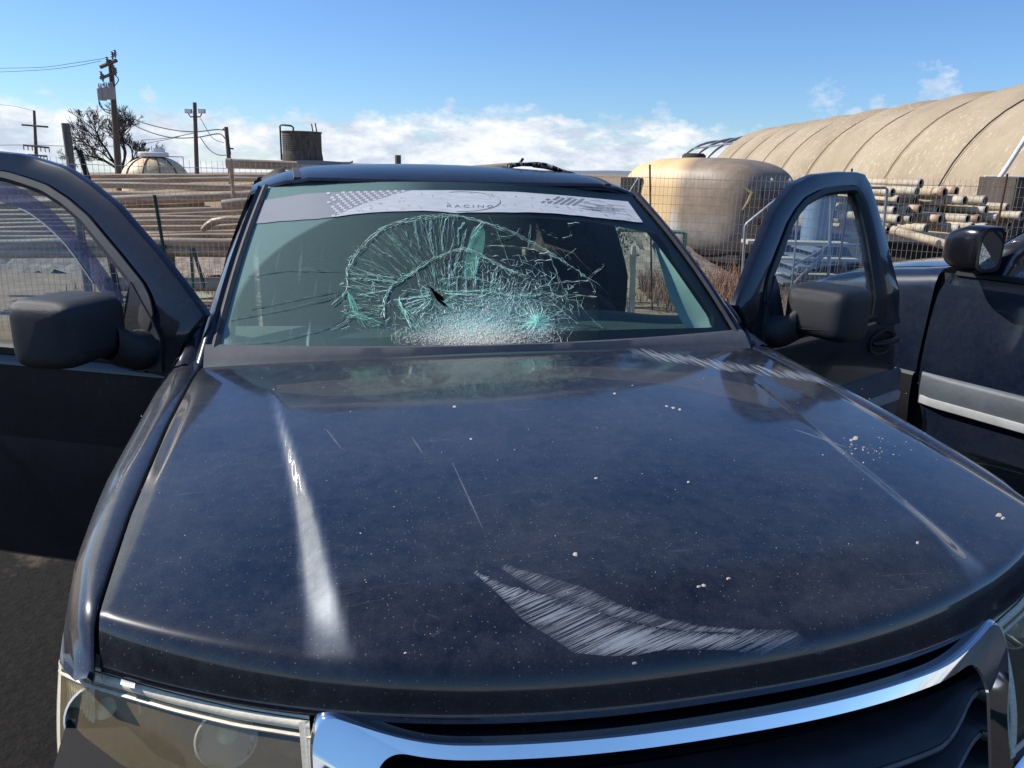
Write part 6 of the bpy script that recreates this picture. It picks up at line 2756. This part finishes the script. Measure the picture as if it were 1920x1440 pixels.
# white bins and table behind the right door
mb = MB()
c_ = ad(1527, 460, 12)
mb.lathe([(.02, .0), (.22, 0), (.23, .5), (.24, 1.0), (.21, 1.03), (.02, 1.03)], Vector((c_.x, c_.y, .62)), (0, 0, 1), 24)
tag(mb.build('barrel', simple('grey_blue_barrel', (.24, .30, .38), .5)), 'pale blue grey drum seen through the open right door window', 'barrel')
for k, (q, zz, lb) in enumerate((((1490, 455), .05, 'upper pale plank on trestles seen through the right door window'), ((1520, 485), .04, 'lower pale plank on trestles seen through the right door window'), ((1490, 520), .12, 'pale timber block lying low behind the right door window'))):
    c_ = ad(*q, 11.5 - k * .3)
    mb = MB()
    mb.box(c_, (1.5 - k * .2, .35, zz), Matrix.Rotation(-YAW + .1 * k, 3, 'Z'))
    for sx in (-.6, .5):
        mb.tube([c_ + RH * sx, c_ + RH * (sx - .08) + Vector((0, 0, -c_.z))], .02, 6)
        mb.tube([c_ + RH * sx, c_ + RH * (sx + .12) + Vector((0, 0, -c_.z))], .02, 6)
    tag(mb.build('plank', M['flint'], smooth=False), lb, 'plank')

# two pale pipes and a shrub seen through the windshield
for q0, q1, lb in (((1161, 478), (1180, 610), 'left of two pale pipes standing behind the fence, leaning, seen through the windshield'), ((1187, 478), (1184, 610), 'right of two pale pipes standing upright behind the fence, seen through the windshield')):
    mb = MB()
    a, b = ad(*q0, 8.9), ad(*q1, 8.9)
    b = a + (b - a) * (a.z / (a.z - b.z))
    mb.tube([a, a.lerp(b, .5), b], .022 if q0[0] < 1170 else .035, 10)
    mb.tube([a + (b - a) * .02 + Vector((0, 0, .12)), a + (b - a) * .03], [.03, .045], 8)
    tag(mb.build('standing_pipe', M['flint']), lb, 'pipe')
sh = empty('shrub', ad(1150, 480, 9.8), 'small leafy shrub behind the fence, seen through the windshield on the right', 'shrub')
mb = MB()
rs_ = random.Random(8)
top = ad(1150, 432, 9.8)
for i in range(420):
    c_ = top + Vector((rs_.gauss(0, .16), rs_.gauss(0, .16), rs_.gauss(-.05, .16)))
    d1 = Vector((rs_.uniform(-1, 1), rs_.uniform(-1, 1), rs_.uniform(-1, 1))).normalized() * .028
    d2 = d1.orthogonal().normalized() * .018
    mb.add([c_ - d1, c_ + d2, c_ + d1, c_ - d2], [(0, 1, 2, 3)])
mb.build('foliage', M['leaf'], sh, smooth=False)
mb = MB()
for k in range(7):
    mb.tube([Vector((top.x, top.y, 0)), top + Vector((rs_.uniform(-.15, .15), rs_.uniform(-.1, .1), -.05))], [.02, .006], 6)
mb.build('stem', M['bark'], sh)

# ================================================================= RIGHT: PIPE ENDS
gp2 = 'cream pipes with open ends stacked on the flatbed'
bed = empty('flatbed', ad(1780, 460, 11.6), 'dark flatbed under the stacked cream pipes', 'flatbed trailer')
adir = (-RH * .46 + FH * .89).normalized()
mb = MB()
c_ = ad(1740, 455, 12.4)
Mz = Matrix.Rotation(math.atan2(adir.y, adir.x), 3, 'Z')
mb.box(Vector((c_.x, c_.y, .36)) + adir * 1.2 + FH * .9 + RH * 1.0, (5.0, 3.2, .66), Mz)
mb.build('bed', M['darkbed'], bed, smooth=False)
mb = MB()
for q in (-.9, .8):
    mb.lathe([(.05, -.1), (.28, -.1), (.3, 0), (.28, .1), (.05, .1)], Vector((c_.x, c_.y, .29)) + adir * q - FH * .25, FH, 24)
mb.build('wheel', M['tyre'], bed)


def c8(x, y):
    return 1500 + x / 4.571, 300 + y / 4.571


RP = [(1040, 203, 38, 0), (795, 280, 36, 0), (880, 262, 36, 0), (1005, 270, 38, 0), (1120, 280, 36, 0), (1240, 282, 42, 1), (1342, 270, 38, 1),
      (850, 345, 40, 0), (990, 348, 38, 0), (1150, 350, 40, 0), (1255, 350, 38, 0), (1415, 348, 38, 0), (1590, 347, 38, 0),
      (820, 435, 40, 0), (930, 440, 40, 0), (1030, 425, 38, 1), (1190, 432, 38, 0), (1395, 430, 40, 1), (1600, 428, 38, 0), (1690, 412, 36, 0),
      (850, 510, 38, 0), (960, 505, 38, 0), (1205, 508, 40, 1), (1345, 508, 38, 0), (1440, 505, 38, 0), (1535, 505, 36, 1), (1700, 492, 36, 0), (1815, 490, 36, 1), (1900, 480, 36, 0),
      (790, 545, 38, 0), (1085, 588, 40, 0), (1375, 590, 40, 0), (1480, 575, 38, 0), (1600, 580, 38, 0), (760, 602, 36, 0), (1800, 565, 38, 0), (1780, 410, 36, 0)]
rr_ = random.Random(4)


def colw(i, x, y, r_, red):
    cols = 'left part' if x < 950 else ('middle' if x < 1300 else 'right part')
    row_ = 'topmost, lying alone on the pile' if y < 220 else ('top row' if y < 300 else ('second row' if y < 370 else ('third row' if y < 460 else ('fourth row' if y < 530 else 'lowest row'))))
    return cols, row_


seen_lab = {}
for i, (x, y, r_, red) in enumerate(RP):
    px, py = c8(x, y)
    D_ = 11.2 + rr_.uniform(-.25, .35) + (230 - y * .45) / 400
    end = ad(px, py, D_)
    rad = r_ / 4.571 / F_PX * D_ * .98
    ax_ = (adir + Vector((rr_.uniform(-.07, .07), rr_.uniform(-.07, .07), rr_.uniform(-.015, .015)))).normalized()
    ln = 1.5
    e = empty('open_pipe', end, '', 'pipe', gp2)
    mb = MB()
    n_ = 20
    prof = [(rad * .84, .0), (rad, .0), (rad, ln), (rad * .84, ln), (rad * .84, .0)]
    mb.lathe(prof, end, ax_, n_)
    mb.build('barrel', M['cream'], e)
    mb = MB()
    mb.lathe([(rad * 1.0, .005), (rad * 1.08, .01), (rad * 1.08, .06), (rad * 1.0, .065)], end, ax_, n_)
    mb.lathe([(rad * 1.0, .15), (rad * 1.05, .155), (rad * 1.05, .18), (rad * 1.0, .185)], end, ax_, n_)
    mb.build('collar', M['bandred' if red else 'band'], e)
    mb = MB()
    mb.lathe([(.001, .5), (rad * .835, .5)], end, ax_, n_)
    mb.lathe([(rad * .838, .5), (rad * .838, .03)], end, ax_, n_)
    mb.build('bore', M['pipedark'], e)
    cols, row_ = colw(i, x, y, r_, red)
    key = (cols, row_)
    seen_lab.setdefault(key, []).append((x, e, red))
ordn = ['first', 'second', 'third', 'fourth', 'fifth', 'sixth']
for (cols, row_), lst in seen_lab.items():
    lst.sort(key=lambda q: q[0])
    for k, (x, e, red) in enumerate(lst):
        colr = 'red collared cream pipe' if red else 'cream pipe'
        if 'topmost' in row_:
            e['label'] = 'cream pipe with pale collar, topmost, lying alone on the pile'
        elif len(lst) == 1:
            e['label'] = f'{colr}, only one in the {row_}, {cols} of the pile'
        else:
            e['label'] = f'{colr}, {ordn[k]} from left in the {row_}, {cols} of the pile'
# diagonal pipe
mb = MB()
a, b = ad(1672, 432, 10.4), ad(1800, 466, 9.7)
mb.tube([a, a.lerp(b, .08), a.lerp(b, .09), b, b + (b - a) * .6], [.066, .066, .058, .062, .062], 18)
tag(mb.build('sloping_pipe', M['cream']), 'long cream pipe sloping down to the right in front of the pile', 'pipe')
# rusty crates behind
for k, (x, y, w_, h_) in enumerate(((1908, 354, .9, 1.0), (1962, 350, .9, 1.1))):
    c_ = ad(x, y, 14.5)
    mb = MB()
    mb.box(Vector((c_.x, c_.y, 1.0)), (w_, .9, 1.55), Matrix.Rotation(-YAW + .2, 3, 'Z'))
    for q in (-.4, -.1, .2, .45):
        mb.box(Vector((c_.x, c_.y, 1.0)) - FH * .47 + RH * q * w_, (.05, .05, 1.5), Matrix.Rotation(-YAW + .2, 3, 'Z'))
    tag(mb.build('crate', simple('brown_canvas', (.10, .075, .055), .85, 0, .4, 3, .3), smooth=False), ('left' if k == 0 else 'right') + ' of two dark brown covered stacks in the mouth of the barn', 'stack')

# ================================================================= WEEDS


def weeds(name, n, area, mat, hmin, hmax, seed, wd=.006):
    r_ = random.Random(seed)
    mb = MB()
    for i in range(n):
        p = area(r_)
        h = r_.uniform(hmin, hmax)
        ln = Vector((r_.uniform(-1, 1), r_.uniform(-1, 1), 0)) * h * .45
        s = Vector((r_.uniform(-1, 1), r_.uniform(-1, 1), 0)).normalized() * wd
        a = p + Vector((0, 0, ground_z((p.x, p.y))))
        b_ = a + ln * .35 + Vector((0, 0, h * .6))
        c_ = a + ln + Vector((0, 0, h))
        mb.add([a - s, a + s, b_ + s * .7, b_ - s * .7, c_], [(0, 1, 2, 3), (3, 2, 4)])
    return tag(mb.build(name, mat, smooth=False), kind='stuff')


weeds('dry_weeds', 5200, lambda r_: cw(r_.uniform(1.9, 4.9), r_.gauss(11.2, 1.0), 0), simple('reddish_weed', (.33, .19, .11), .9, 0, .5, 5), .10, .38, 1)
weeds('dry_grass', 9000, lambda r_: cw(r_.uniform(-6, 9), 9.8 + abs(r_.gauss(0, 6)), 0), simple('straw_grass', (.36, .28, .14), .9, 0, .45, 3), .04, .20, 2)
weeds('green_weeds', 2600, lambda r_: cw(r_.uniform(4.0, 8.0), r_.uniform(9.6, 11.0), 0), simple('olive_weed', (.16, .19, .07), .9, 0, .5, 5), .08, .40, 3, .009)
